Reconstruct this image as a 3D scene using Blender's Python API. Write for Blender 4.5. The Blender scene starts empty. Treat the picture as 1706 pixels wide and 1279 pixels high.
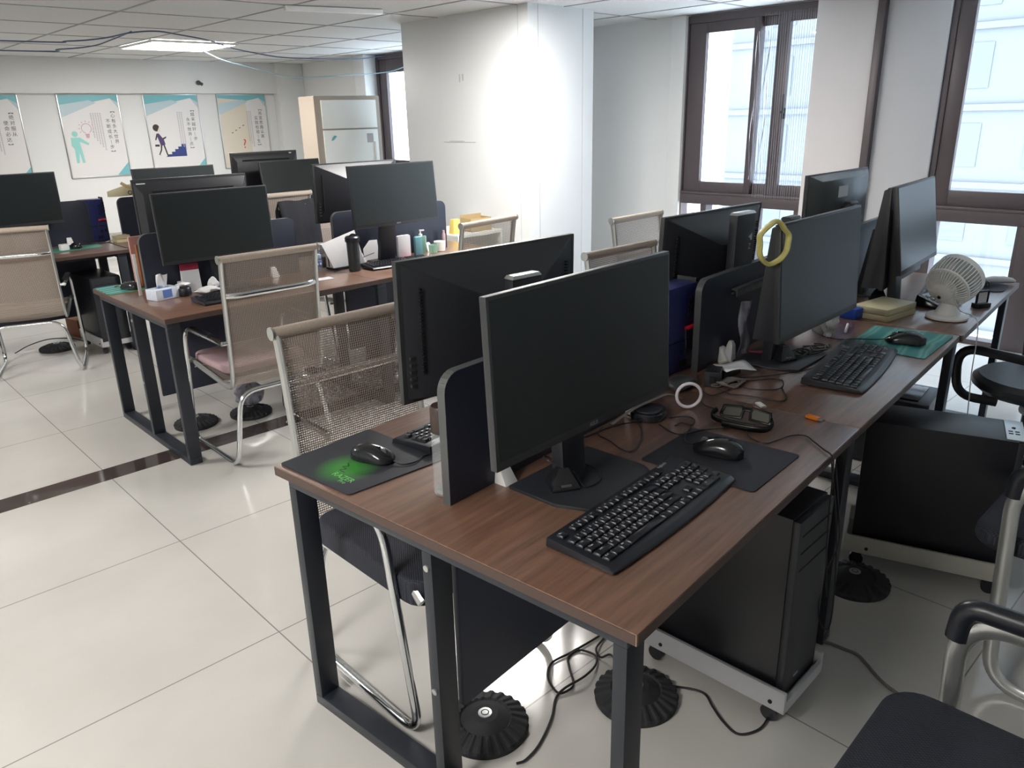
import bpy, bmesh, math, random
from math import radians as R, sin, cos, pi, hypot, atan2
from mathutils import Matrix, Vector
random.seed(7)
sc = bpy.context.scene
COL = sc.collection
T = Matrix.Translation

def Rx(a): return Matrix.Rotation(a, 4, 'X')
def Ry(a): return Matrix.Rotation(a, 4, 'Y')
def Rz(a): return Matrix.Rotation(a, 4, 'Z')

# ------------------------------------------------------------------ camera
CAM_H, YAW, PITCH, ROLL, FPX = 1.59, R(46.6622), R(19.1961), R(-1.39497), 1282.26
fwd = Vector((cos(YAW)*cos(PITCH), sin(YAW)*cos(PITCH), -sin(PITCH)))
rt = fwd.cross(Vector((0, 0, 1))).normalized()
up = rt.cross(fwd)
r2 = rt*cos(ROLL) + up*sin(ROLL)
u2 = -rt*sin(ROLL) + up*cos(ROLL)
cam = bpy.data.cameras.new('camera')
cam.sensor_fit = 'HORIZONTAL'
cam.sensor_width = 36
cam.lens = FPX/1706*36
cam.clip_start = 0.02
cam.clip_end = 300
co = bpy.data.objects.new('camera', cam)
COL.objects.link(co)
m = Matrix((r2, u2, -fwd)).transposed().to_4x4()
m.translation = Vector((0, 0, CAM_H))
co.matrix_world = m
sc.camera = co

# ------------------------------------------------------------------ world, exposure
world = bpy.data.worlds.new('overcast_sky')
sc.world = world
world.use_nodes = True
wn = world.node_tree.nodes
wn['Background'].inputs[0].default_value = (0.86, 0.93, 1.0, 1)
wn['Background'].inputs[1].default_value = 8.0
sc.view_settings.view_transform = 'Standard'
sc.view_settings.look = 'None'
sc.view_settings.gamma = 1
sc.view_settings.exposure = 0.66
sc.view_settings.use_curve_mapping = False
sc.cycles.use_denoising = True
sc.cycles.max_bounces = 9
sc.cycles.diffuse_bounces = 5
sc.cycles.transparent_max_bounces = 24
sc.cycles.sample_clamp_indirect = 6
sc.cycles.caustics_reflective = False
sc.cycles.caustics_refractive = False
PANEL_LIGHT = 29.0          # emission of the lit ceiling panels

# ------------------------------------------------------------------ materials
def nt(name):
    m_ = bpy.data.materials.new(name)
    m_.use_nodes = True
    return m_, m_.node_tree.nodes, m_.node_tree.links, m_.node_tree.nodes['Principled BSDF']

def mat(name, col, rough=0.5, metal=0.0, noise=0.0, nscale=30, bump=0.0, spec=0.5, coat=0.0, alpha=1.0, trans=0.0):
    m_, N, L, b = nt(name)
    b.inputs['Base Color'].default_value = (*col, 1)
    b.inputs['Roughness'].default_value = rough
    b.inputs['Metallic'].default_value = metal
    b.inputs['Specular IOR Level'].default_value = spec
    b.inputs['Coat Weight'].default_value = coat
    b.inputs['Alpha'].default_value = alpha
    b.inputs['Transmission Weight'].default_value = trans
    if noise or bump:
        tc = N.new('ShaderNodeTexCoord')
        n = N.new('ShaderNodeTexNoise')
        n.inputs['Scale'].default_value = nscale
        n.inputs['Detail'].default_value = 4
        L.new(tc.outputs['Object'], n.inputs['Vector'])
        if noise:
            mx = N.new('ShaderNodeMix')
            mx.data_type = 'RGBA'
            mx.inputs[6].default_value = (*[c*(1-noise) for c in col], 1)
            mx.inputs[7].default_value = (*[min(1, c*(1+noise)) for c in col], 1)
            L.new(n.outputs['Fac'], mx.inputs[0])
            L.new(mx.outputs[2], b.inputs['Base Color'])
        if bump:
            bp = N.new('ShaderNodeBump')
            bp.inputs['Strength'].default_value = bump
            bp.inputs['Distance'].default_value = 0.002
            L.new(n.outputs['Fac'], bp.inputs['Height'])
            L.new(bp.outputs[0], b.inputs['Normal'])
    return m_

def emis(name, col, s):
    m_, N, L, b = nt(name)
    b.inputs['Base Color'].default_value = (*col, 1)
    b.inputs['Emission Color'].default_value = (*col, 1)
    b.inputs['Emission Strength'].default_value = s
    return m_

def wood_mat():
    m_, N, L, b = nt('walnut_laminate')
    tc = N.new('ShaderNodeTexCoord')
    mp = N.new('ShaderNodeMapping')
    mp.inputs['Scale'].default_value = (1.6, 26, 26)
    L.new(tc.outputs['Object'], mp.inputs[0])
    n = N.new('ShaderNodeTexNoise')
    n.inputs['Scale'].default_value = 2.2
    n.inputs['Detail'].default_value = 7
    n.inputs['Roughness'].default_value = 0.6
    L.new(mp.outputs[0], n.inputs['Vector'])
    cr = N.new('ShaderNodeValToRGB')
    e = cr.color_ramp.elements
    e[0].position = 0.28; e[0].color = (0.105, 0.054, 0.034, 1)
    e[1].position = 0.75; e[1].color = (0.225, 0.118, 0.077, 1)
    L.new(n.outputs['Fac'], cr.inputs[0])
    L.new(cr.outputs[0], b.inputs['Base Color'])
    b.inputs['Roughness'].default_value = 0.42
    b.inputs['Specular IOR Level'].default_value = 0.6
    b.inputs['Coat Weight'].default_value = 0.9
    b.inputs['Coat Roughness'].default_value = 0.2
    bp = N.new('ShaderNodeBump')
    bp.inputs['Strength'].default_value = 0.12
    bp.inputs['Distance'].default_value = 0.001
    L.new(n.outputs['Fac'], bp.inputs['Height'])
    L.new(bp.outputs[0], b.inputs['Normal'])
    return m_

def math_node(N, L, op, a, b_=None, c=None):
    n = N.new('ShaderNodeMath')
    n.operation = op
    for i, v in enumerate((a, b_, c)):
        if v is None: continue
        if isinstance(v, (int, float)): n.inputs[i].default_value = v
        else: L.new(v, n.inputs[i])
    return n.outputs[0]

def floor_mat():
    """polished porcelain tiles 0.826 m with thin grey joints (world coordinates)"""
    m_, N, L, b = nt('polished_floor_tiles')
    g = N.new('ShaderNodeNewGeometry')
    s = N.new('ShaderNodeSeparateXYZ')
    L.new(g.outputs['Position'], s.inputs[0])
    def joint(sock, off, p):
        v = math_node(N, L, 'SUBTRACT', sock, off)
        v = math_node(N, L, 'DIVIDE', v, p)
        v = math_node(N, L, 'FRACT', v)
        v = math_node(N, L, 'SUBTRACT', v, 0.5)
        v = math_node(N, L, 'ABSOLUTE', v)
        return math_node(N, L, 'GREATER_THAN', v, 0.5-0.0022/p)
    j = math_node(N, L, 'MAXIMUM', joint(s.outputs[0], 0.893, 0.826), joint(s.outputs[1], 2.096, 0.826))
    n = N.new('ShaderNodeTexNoise')
    n.inputs['Scale'].default_value = 1.7
    n.inputs['Detail'].default_value = 5
    L.new(g.outputs['Position'], n.inputs['Vector'])
    cr = N.new('ShaderNodeValToRGB')
    e = cr.color_ramp.elements
    e[0].position = 0.3; e[0].color = (0.50, 0.485, 0.455, 1)
    e[1].position = 0.7; e[1].color = (0.58, 0.565, 0.535, 1)
    L.new(n.outputs['Fac'], cr.inputs[0])
    mx = N.new('ShaderNodeMix'); mx.data_type = 'RGBA'
    mx.inputs[7].default_value = (0.24, 0.23, 0.215, 1)
    L.new(j, mx.inputs[0]); L.new(cr.outputs[0], mx.inputs[6])
    L.new(mx.outputs[2], b.inputs['Base Color'])
    b.inputs['Roughness'].default_value = 0.13
    b.inputs['Specular IOR Level'].default_value = 0.55
    return m_

def ceiling_mat():
    m_, N, L, b = nt('mineral_fibre_ceiling')
    n = N.new('ShaderNodeTexNoise'); n.inputs['Scale'].default_value = 90
    g = N.new('ShaderNodeNewGeometry')
    L.new(g.outputs['Position'], n.inputs['Vector'])
    cr = N.new('ShaderNodeValToRGB')
    cr.color_ramp.elements[0].color = (0.56, 0.57, 0.57, 1)
    cr.color_ramp.elements[1].color = (0.66, 0.67, 0.67, 1)
    L.new(n.outputs['Fac'], cr.inputs[0]); L.new(cr.outputs[0], b.inputs['Base Color'])
    b.inputs['Roughness'].default_value = 0.85
    return m_

def glass_mat(name='window_glass', tint=(0.93, 0.97, 1.0), refl=0.07):
    m_ = bpy.data.materials.new(name); m_.use_nodes = True
    N = m_.node_tree.nodes; L = m_.node_tree.links; N.clear()
    o = N.new('ShaderNodeOutputMaterial'); t = N.new('ShaderNodeBsdfTransparent')
    g = N.new('ShaderNodeBsdfGlossy'); mx = N.new('ShaderNodeMixShader')
    t.inputs[0].default_value = (*tint, 1); g.inputs['Roughness'].default_value = 0.03
    mx.inputs[0].default_value = refl
    L.new(t.outputs[0], mx.inputs[1]); L.new(g.outputs[0], mx.inputs[2]); L.new(mx.outputs[0], o.inputs[0])
    return m_

def weave_mat(name, c1, c2, pitch, hole, rough=0.55):
    """woven mesh cloth: thread grid in UV metres, holes between threads let light through"""
    m_, N, L, b = nt(name)
    uv = N.new('ShaderNodeUVMap'); s = N.new('ShaderNodeSeparateXYZ')
    L.new(uv.outputs[0], s.inputs[0])
    def cell(sock):
        v = math_node(N, L, 'DIVIDE', sock, pitch); v = math_node(N, L, 'FRACT', v)
        v = math_node(N, L, 'SUBTRACT', v, 0.5); return math_node(N, L, 'ABSOLUTE', v)
    a, c = cell(s.outputs[0]), cell(s.outputs[1])
    h = math_node(N, L, 'LESS_THAN', math_node(N, L, 'MAXIMUM', a, c), hole)
    al = math_node(N, L, 'SUBTRACT', 1.0, h)
    L.new(al, b.inputs['Alpha'])
    mx = N.new('ShaderNodeMix'); mx.data_type = 'RGBA'
    mx.inputs[6].default_value = (*c1, 1); mx.inputs[7].default_value = (*c2, 1)
    L.new(math_node(N, L, 'GREATER_THAN', a, c), mx.inputs[0])
    L.new(mx.outputs[2], b.inputs['Base Color'])
    b.inputs['Roughness'].default_value = rough
    return m_

def knit_mat(name, c1, c2, sx, sy):
    """knobbly black seat mesh"""
    m_, N, L, b = nt(name)
    tc = N.new('ShaderNodeTexCoord'); s = N.new('ShaderNodeSeparateXYZ')
    L.new(tc.outputs['Object'], s.inputs[0])
    a = math_node(N, L, 'SINE', math_node(N, L, 'MULTIPLY', s.outputs[0], sx))
    c = math_node(N, L, 'SINE', math_node(N, L, 'MULTIPLY', s.outputs[1], sy))
    p = math_node(N, L, 'MULTIPLY_ADD', math_node(N, L, 'MULTIPLY', a, c), 0.5, 0.5)
    mx = N.new('ShaderNodeMix'); mx.data_type = 'RGBA'
    mx.inputs[6].default_value = (*c1, 1); mx.inputs[7].default_value = (*c2, 1)
    L.new(p, mx.inputs[0]); L.new(mx.outputs[2], b.inputs['Base Color'])
    b.inputs['Roughness'].default_value = 0.8
    bp = N.new('ShaderNodeBump'); bp.inputs['Strength'].default_value = 0.6; bp.inputs['Distance'].default_value = 0.002
    L.new(p, bp.inputs['Height']); L.new(bp.outputs[0], b.inputs['Normal'])
    return m_

def razer_mat():
    """black cloth pad with a printed green glow patch (print, object coordinates)"""
    m_, N, L, b = nt('printed_black_cloth')
    tc = N.new('ShaderNodeTexCoord'); mp = N.new('ShaderNodeMapping')
    mp.inputs['Location'].default_value = (0.055*11, 0.012*11, 0)
    mp.inputs['Scale'].default_value = (11, 11, 0)
    L.new(tc.outputs['Object'], mp.inputs[0])
    g = N.new('ShaderNodeTexGradient'); g.gradient_type = 'SPHERICAL'
    L.new(mp.outputs[0], g.inputs[0])
    cr = N.new('ShaderNodeValToRGB')
    cr.color_ramp.elements[0].color = (0.022, 0.025, 0.034, 1); cr.color_ramp.elements[0].position = 0.05
    cr.color_ramp.elements[1].color = (0.035, 0.22, 0.03, 1); cr.color_ramp.elements[1].position = 0.7
    L.new(g.outputs['Fac'], cr.inputs[0]); L.new(cr.outputs[0], b.inputs['Base Color'])
    b.inputs['Roughness'].default_value = 0.7
    return m_

def swirl_mat(name, c1, c2, c3, scale):
    m_, N, L, b = nt(name)
    tc = N.new('ShaderNodeTexCoord'); w = N.new('ShaderNodeTexWave'); w.wave_type = 'RINGS'
    w.inputs['Scale'].default_value = scale; w.inputs['Distortion'].default_value = 3.0; w.inputs['Detail'].default_value = 1
    L.new(tc.outputs['Object'], w.inputs['Vector'])
    cr = N.new('ShaderNodeValToRGB'); e = cr.color_ramp.elements
    e[0].color = (*c1, 1); e[1].color = (*c2, 1); e[0].position = 0.45
    x = e.new(0.93); x.color = (*c3, 1)
    L.new(w.outputs['Fac'], cr.inputs[0]); L.new(cr.outputs[0], b.inputs['Base Color'])
    b.inputs['Roughness'].default_value = 0.55
    return m_

def facade_mat():
    m_, N, L, b = nt('pale_facade')
    b.inputs['Base Color'].default_value = (0.088, 0.097, 0.104, 1)
    b.inputs['Roughness'].default_value = 0.9
    return m_

M = dict(
    wall=mat('white_plaster', (0.66, 0.67, 0.67), 0.75, noise=0.02, nscale=2, bump=0.05),
    colwall=mat('painted_column_board', (0.70, 0.72, 0.73), 0.42, noise=0.02, nscale=2),
    ceil=ceiling_mat(), floor=floor_mat(), wood=wood_mat(),
    edge=mat('shaded_laminate_edge', (0.075, 0.045, 0.036), 0.5, noise=0.12, nscale=60),  # shade of the less lit desk sides is put into this colour
    grid=mat('ceiling_grid_grey', (0.30, 0.31, 0.32), 0.5),
    band=mat('dark_brown_tile_band', (0.052, 0.038, 0.036), 0.08, noise=0.15, nscale=8),
    steel=mat('powder_coated_dark_steel', (0.020, 0.024, 0.033), 0.42, noise=0.1, nscale=40),
    navy=mat('navy_melamine_board', (0.020, 0.025, 0.045), 0.5, noise=0.08, nscale=60),
    grey_edge=mat('grey_edge_band', (0.085, 0.09, 0.092), 0.45),
    mon=mat('textured_black_plastic', (0.022, 0.024, 0.030), 0.42, noise=0.08, nscale=90, bump=0.1),
    mong=mat('glossy_black_plastic', (0.014, 0.015, 0.018), 0.18),
    bezel=mat('matte_grey_black_bezel', (0.034, 0.036, 0.039), 0.38),
    screen=mat('matte_dark_screen', (0.013, 0.017, 0.018), 0.34, spec=0.42),
    glare=mat('glossy_dark_screen', (0.03, 0.036, 0.034), 0.30, spec=1.0),
    slot=mat('black_void_plastic', (0.004, 0.004, 0.005), 0.7),
    litback=mat('grey_satin_plastic', (0.09, 0.10, 0.10), 0.25),
    silver=mat('brushed_silver_plastic', (0.52, 0.54, 0.54), 0.3, 0.6),
    chrome=mat('chromed_steel', (0.72, 0.74, 0.75), 0.14, 1.0),
    alu=mat('satin_aluminium', (0.55, 0.56, 0.55), 0.3, 0.85),
    blk=mat('black_plastic', (0.014, 0.016, 0.022), 0.35, noise=0.1, nscale=80),
    blkm=mat('matt_black_rubber', (0.016, 0.017, 0.020), 0.75, bump=0.1, nscale=120),
    tower=mat('black_painted_case_steel', (0.008, 0.009, 0.013), 0.4, noise=0.1, nscale=20),
    key=mat('keycap_plastic', (0.013, 0.014, 0.020), 0.32),
    legend=mat('white_key_print', (0.80, 0.82, 0.86), 0.5),
    white=mat('white_plastic', (0.84, 0.84, 0.83), 0.35),
    cream=mat('cream_painted_steel', (0.42, 0.41, 0.36), 0.45, noise=0.06, nscale=12),
    cartw=mat('white_painted_steel', (0.48, 0.48, 0.50), 0.45, noise=0.05, nscale=12),
    beige=mat('yellowed_beige_plastic', (0.62, 0.56, 0.36), 0.5),
    paper=mat('white_paper', (0.80, 0.80, 0.82), 0.8, noise=0.03, nscale=14),
    bluecase=mat('cobalt_blue_plastic', (0.020, 0.028, 0.13), 0.38, noise=0.12, nscale=7),
    bluepl=mat('bright_blue_plastic', (0.01, 0.06, 0.38), 0.4),
    red=mat('red_plastic', (0.55, 0.012, 0.02), 0.4),
    crimson=mat('crimson_card', (0.30, 0.015, 0.045), 0.6),
    orange=mat('orange_plastic', (0.80, 0.22, 0.02), 0.35),
    yellow=mat('aged_yellow_tape', (0.55, 0.50, 0.17), 0.4, noise=0.25, nscale=40),
    whitering=mat('white_gloss_ring', (0.85, 0.80, 0.85), 0.25),
    clear=mat('clear_plastic', (0.75, 0.80, 0.82), 0.12, alpha=0.2),
    strip=mat('grey_film_strips', (0.40, 0.42, 0.46), 0.3, alpha=0.5),
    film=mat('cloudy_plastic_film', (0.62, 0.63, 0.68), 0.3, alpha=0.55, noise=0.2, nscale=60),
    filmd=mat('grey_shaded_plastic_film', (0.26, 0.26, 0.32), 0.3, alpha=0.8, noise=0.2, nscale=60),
    smoke=mat('smoked_plastic', (0.035, 0.048, 0.055), 0.2, alpha=0.93),
    copper=mat('brown_bottle_cap', (0.05, 0.03, 0.025), 0.4),
    frame=mat('brown_window_aluminium', (0.085, 0.068, 0.074), 0.4, 0.2, noise=0.06, nscale=20),
    glass=glass_mat(), facade=facade_mat(),
    fwin=mat('facade_glass', (0.060, 0.070, 0.080), 0.5), fwin2=mat('facade_louvre', (0.072, 0.082, 0.090), 0.6),
    tan=weave_mat('tan_mesh_fabric', (0.29, 0.235, 0.205), (0.42, 0.35, 0.30), 0.0072, 0.29),
    tanroll=mat('tan_mesh_hem', (0.42, 0.35, 0.29), 0.6, noise=0.2, nscale=200),
    knit=knit_mat('black_knit_seat_mesh', (0.008, 0.009, 0.014), (0.035, 0.040, 0.058), 900, 620),
    blackcloth=mat('black_cloth', (0.008, 0.009, 0.014), 0.85, noise=0.3, nscale=20),
    leatherette=mat('worn_black_leatherette', (0.028, 0.033, 0.038), 0.42, noise=0.15, nscale=6),
    pink=mat('dusty_pink_cloth', (0.42, 0.29, 0.31), 0.85, noise=0.08, nscale=20),
    padblk=mat('black_cloth_mat', (0.020, 0.022, 0.032), 0.75, noise=0.08, nscale=200),
    razer=razer_mat(), green=mat('green_print', (0.16, 0.55, 0.14), 0.6),
    dgreen=mat('dark_green_print', (0.004, 0.05, 0.01), 0.6),
    teal=swirl_mat('teal_swirl_print', (0.02, 0.17, 0.17), (0.03, 0.22, 0.21), (0.12, 0.32, 0.28), 4),
    teal2=swirl_mat('turquoise_leaf_print', (0.01, 0.20, 0.30), (0.02, 0.28, 0.36), (0.30, 0.55, 0.10), 6),
    tealflat=mat('green_cloth_mat', (0.06, 0.22, 0.17), 0.8),
    bag=mat('milky_plastic_bag', (0.70, 0.70, 0.71), 0.35, alpha=0.9, noise=0.05, nscale=30),
    lens=mat('dark_grey_lens', (0.14, 0.14, 0.115), 0.4, spec=0.2),
    gblk=mat('deep_black_plastic', (0.005, 0.005, 0.006), 0.28, spec=0.25),
    brown=mat('chestnut_cardboard', (0.24, 0.085, 0.035), 0.6), card=mat('kraft_cardboard', (0.45, 0.33, 0.17), 0.8),
    ycard=mat('yellow_paper', (0.75, 0.55, 0.14), 0.8), rose=mat('rose_plastic', (0.48, 0.25, 0.22), 0.5),
    skyblue=mat('pale_blue_plastic', (0.42, 0.58, 0.78), 0.4), aqua=mat('aqua_box_card', (0.16, 0.40, 0.46), 0.5),
    mint=mat('clear_green_plastic', (0.30, 0.52, 0.42), 0.2, alpha=0.55),
    tissue=mat('tissue_box_card', (0.62, 0.68, 0.78), 0.55, noise=0.12, nscale=30),
    blueprint=mat('blue_print', (0.10, 0.20, 0.50), 0.6),
    cable=mat('black_cable', (0.012, 0.011, 0.012), 0.45), cableg=mat('grey_cable', (0.16, 0.15, 0.14), 0.5),
    cablew=mat('white_cable', (0.62, 0.63, 0.60), 0.45), cableb=mat('blue_network_cable', (0.055, 0.095, 0.19), 0.5),
    cablec=mat('pale_cyan_cable', (0.22, 0.36, 0.42), 0.5),
    poster=mat('poster_paper', (0.66, 0.65, 0.65), 0.35), pteal=mat('poster_teal_print', (0.16, 0.42, 0.47), 0.4),
    ppale=mat('poster_pale_teal_print', (0.42, 0.53, 0.57), 0.4), pcream=mat('poster_cream_print', (0.62, 0.56, 0.46), 0.4),
    ptext=mat('poster_grey_ink', (0.045, 0.04, 0.045), 0.5), pfaint=mat('poster_faint_ink', (0.42, 0.40, 0.41), 0.5),
    pnavy=mat('poster_navy_ink', (0.02, 0.04, 0.17), 0.5), ppurple=mat('poster_purple_ink', (0.06, 0.035, 0.11), 0.5),
    pdark=mat('poster_dark_ink', (0.03, 0.025, 0.02), 0.5), pfig=mat('poster_turquoise_ink', (0.25, 0.55, 0.52), 0.5),
    pred=mat('poster_red_ink', (0.50, 0.03, 0.03), 0.5), pskin=mat('poster_skin_ink', (0.66, 0.56, 0.46), 0.5),
    ppinkl=mat('poster_pink_ink', (0.50, 0.33, 0.33), 0.5),
    glow=emis('lit_light_diffuser', (1.0, 0.965, 0.92), PANEL_LIGHT),
    cabw=mat('off_white_cabinet_door', (0.80, 0.81, 0.77), 0.35), cabt=mat('tan_cabinet_frame', (0.34, 0.29, 0.24), 0.5),
    skirt=mat('grey_pier_paint', (0.50, 0.50, 0.52), 0.6), skirt2=mat('warm_pier_paint', (0.64, 0.61, 0.61), 0.6),
)

M['glare'].node_tree.nodes['Principled BSDF'].inputs['IOR'].default_value = 2.1

# ------------------------------------------------------------------ geometry helpers
class G:
    """collects faces; build() links them as ONE mesh object"""
    def __init__(s): s.v = []; s.f = []; s.uv = {}
    def add(s, vs, fs, mx=None):
        o = len(s.v)
        s.v += [tuple(mx @ Vector(p)) if mx else tuple(p) for p in vs]
        s.f += [tuple(i+o for i in f) for f in fs]
        return s
    def box(s, c, d, mx=None):
        x, y, z = c; a, b, h = d[0]/2, d[1]/2, d[2]/2
        vs = [(x+i*a, y+j*b, z+k*h) for k in (-1, 1) for j in (-1, 1) for i in (-1, 1)]
        return s.add(vs, [(0, 2, 3, 1), (4, 5, 7, 6), (0, 1, 5, 4), (2, 6, 7, 3), (0, 4, 6, 2), (1, 3, 7, 5)], mx)
    def b2(s, x0, x1, y0, y1, z0, z1, mx=None):
        return s.box(((x0+x1)/2, (y0+y1)/2, (z0+z1)/2), (x1-x0, y1-y0, z1-z0), mx)
    def loft(s, rings, caps=True, closed=False, mx=None):
        n = len(rings[0]); vs = [p for r in rings for p in r]; fs = []
        k = len(rings)
        for i in range(k if closed else k-1):
            a, b = i*n, ((i+1) % k)*n
            for j in range(n):
                j2 = (j+1) % n
                fs.append((a+j, a+j2, b+j2, b+j))
        if caps and not closed:
            fs.append(tuple(range(n))[::-1]); fs.append(tuple((k-1)*n+j for j in range(n)))
        return s.add(vs, fs, mx)
    def prism(s, poly, z0, z1, mx=None):
        return s.loft([[(x, y, z0) for x, y in poly], [(x, y, z1) for x, y in poly]], mx=mx)
    def lathe(s, prof, n=32, mx=None, c=(0, 0)):
        rings = [[(c[0]+r*cos(2*pi*j/n), c[1]+r*sin(2*pi*j/n), z) for j in range(n)] for r, z in prof]
        return s.loft(rings, mx=mx)
    def tube(s, pts, r, n=10, closed=False, smooth=0, mx=None, flat=None):
        """round tube, or flat=(rx, ry, upvector) for an oval or flat bar"""
        P = [Vector(p) for p in pts]
        if smooth: P = spline(P, smooth, closed)
        k = len(P); rings = []; prev = None
        for i in range(k):
            a = P[(i-1) % k] if (closed or i > 0) else P[i]
            b = P[(i+1) % k] if (closed or i < k-1) else P[i]
            t = (b-a).normalized()
            if flat:
                u = flat[2]; u = Vector(u); n1 = (u - t*u.dot(t)).normalized(); n2 = t.cross(n1)
                rx, ry = flat[0], flat[1]
            else:
                if prev is None:
                    u = Vector((0, 0, 1)) if abs(t.z) < 0.9 else Vector((1, 0, 0))
                    n1 = (u - t*u.dot(t)).normalized()
                else: n1 = (prev - t*prev.dot(t)).normalized()
                prev = n1; n2 = t.cross(n1)
                rx = ry = r[i] if isinstance(r, (list, tuple)) else r
            rings.append([tuple(P[i]+n1*rx*cos(2*pi*j/n)+n2*ry*sin(2*pi*j/n)) for j in range(n)])
        return s.loft(rings, closed=closed, mx=mx)
    def sheet(s, rows, mx=None, thick=0.0):
        n = len(rows[0]); vs = [p for r in rows for p in r]; fs = []
        for i in range(len(rows)-1):
            for j in range(n-1):
                fs.append((i*n+j, i*n+j+1, (i+1)*n+j+1, (i+1)*n+j))
        return s.add(vs, fs, mx)
    def build(s, name, m, parent=None, bevel=0, smooth=False, seg=2, uvs=None, solid=0):
        me = bpy.data.meshes.new(name)
        me.from_pydata(s.v, [], s.f)
        bm = bmesh.new(); bm.from_mesh(me)
        bmesh.ops.recalc_face_normals(bm, faces=bm.faces)
        if bevel:
            es = [e for e in bm.edges if e.is_manifold and e.calc_face_angle(0) > R(28)]
            bmesh.ops.bevel(bm, geom=es, offset=bevel, segments=seg, profile=0.6, affect='EDGES', clamp_overlap=True)
        bm.to_mesh(me); bm.free()
        if uvs is not None and not bevel:
            ul = me.uv_layers.new(name='UVMap')
            for lp in me.loops: ul.data[lp.index].uv = uvs[lp.vertex_index]
        me.materials.append(m)
        if smooth or bevel:
            for p in me.polygons: p.use_smooth = True
            me.set_sharp_from_angle(angle=R(38))
        ob = bpy.data.objects.new(name, me); COL.objects.link(ob)
        if parent: ob.parent = parent
        if solid:
            md = ob.modifiers.new('thickness', 'SOLIDIFY'); md.thickness = solid; md.offset = 0
        return ob

def spline(P, k, closed=False):
    out = []; n = len(P)
    for i in range(n if closed else n-1):
        p1, p2 = P[i], P[(i+1) % n]
        p0 = P[(i-1) % n] if closed or i > 0 else p1*2-p2
        p3 = P[(i+2) % n] if closed or i+2 < n else p2*2-p1
        for j in range(k):
            t = j/k
            out.append(0.5*((2*p1)+(p2-p0)*t+(2*p0-5*p1+4*p2-p3)*t*t+(3*p1-p0-3*p2+p3)*t**3))
    if not closed: out.append(P[-1])
    return out

def fillet(pts, r, k=5):
    """round the corners of a polyline"""
    P = [Vector(p) for p in pts]; out = [P[0]]
    for i in range(1, len(P)-1):
        a, b, c = P[i-1], P[i], P[i+1]
        u = (a-b); v = (c-b); d = min(r, u.length*0.49, v.length*0.49)
        u.normalize(); v.normalize()
        for j in range(k+1):
            t = j/k
            out.append((b+u*d)*(1-t)**2 + b*2*t*(1-t) + (b+v*d)*t*t)
    out.append(P[-1]); return out

def rrect(w, d, r, k=5, cx=0, cy=0):
    o = []
    for sx, sy, a0 in ((1, 1, 0), (-1, 1, 90), (-1, -1, 180), (1, -1, 270)):
        for j in range(k+1):
            a = R(a0+90*j/k); o.append((cx+sx*(w/2-r)+r*cos(a), cy+sy*(d/2-r)+r*sin(a)))
    return o

def root(name, label, cat, loc=(0, 0, 0), rz=0, group=None, par=None):
    o = bpy.data.objects.new(name, None); COL.objects.link(o)
    o.empty_display_size = 0.05
    o.location = loc; o.rotation_euler = (0, 0, rz)
    o['label'] = label; o['category'] = cat
    if group: o['group'] = group
    return o
def tag(o, label, cat, group=None, loc=None, rz=None):
    o['label'] = label; o['category'] = cat
    if group: o['group'] = group
    if loc is not None: o.location = loc
    if rz is not None: o.rotation_euler = (0, 0, rz)
    return o
def structure(o): o['kind'] = 'structure'; return o
def dup(r, label, loc, rz, group=None, name=None):
    c = r.copy(); COL.objects.link(c); c.location = loc; c.rotation_euler = (0, 0, rz); c['label'] = label
    if group: c['group'] = group
    for ch in list(r.children):
        d = ch.copy(); COL.objects.link(d); d.parent = c
        for g in list(ch.children):
            e = g.copy(); COL.objects.link(e); e.parent = d
    return c

FONT_CACHE = {}
def text_geo(txt, size, align='CENTER'):
    """flat lettering as vertices and faces in the XY plane"""
    k = (txt, align)
    if k not in FONT_CACHE:
        cu = bpy.data.curves.new('lettering', 'FONT'); cu.body = txt; cu.size = 1; cu.align_x = align; cu.align_y = 'CENTER'
        cu.resolution_u = 2
        o = bpy.data.objects.new('lettering', cu); COL.objects.link(o)
        dg = bpy.context.evaluated_depsgraph_get()
        me = bpy.data.meshes.new_from_object(o.evaluated_get(dg))
        FONT_CACHE[k] = ([tuple(v.co) for v in me.vertices], [tuple(p.vertices) for p in me.polygons])
        bpy.data.objects.remove(o); bpy.data.meshes.remove(me); bpy.data.curves.remove(cu)
    vs, fs = FONT_CACHE[k]
    return [(x*size, y*size, z*size) for x, y, z in vs], fs

# the front desk row stands turned 5.6 degrees to the room; D() places things in its frame
D1 = R(5.60438)
def D(x, y, z=0.75): return (cos(D1)*x - sin(D1)*y, sin(D1)*x + cos(D1)*y, z)

# ================================================================== THE ROOM
CZ = 2.34
XW = 5.90          # window wall
YB = 10.5          # poster wall
X0, Y0 = -3.2, -2.6
g = G(); g.b2(X0, XW+0.3, Y0, YB+0.2, -0.1, 0.0)
structure(g.build('floor', M['floor']))
g = G(); g.b2(X0, XW-0.05, 3.737, 3.883, 0.0, 0.0012)
structure(g.build('trim_1', M['band']))
g = G(); g.b2(X0, XW+0.3, Y0, YB+0.2, CZ, CZ+0.1)
structure(g.build('ceiling', M['ceil']))
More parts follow.
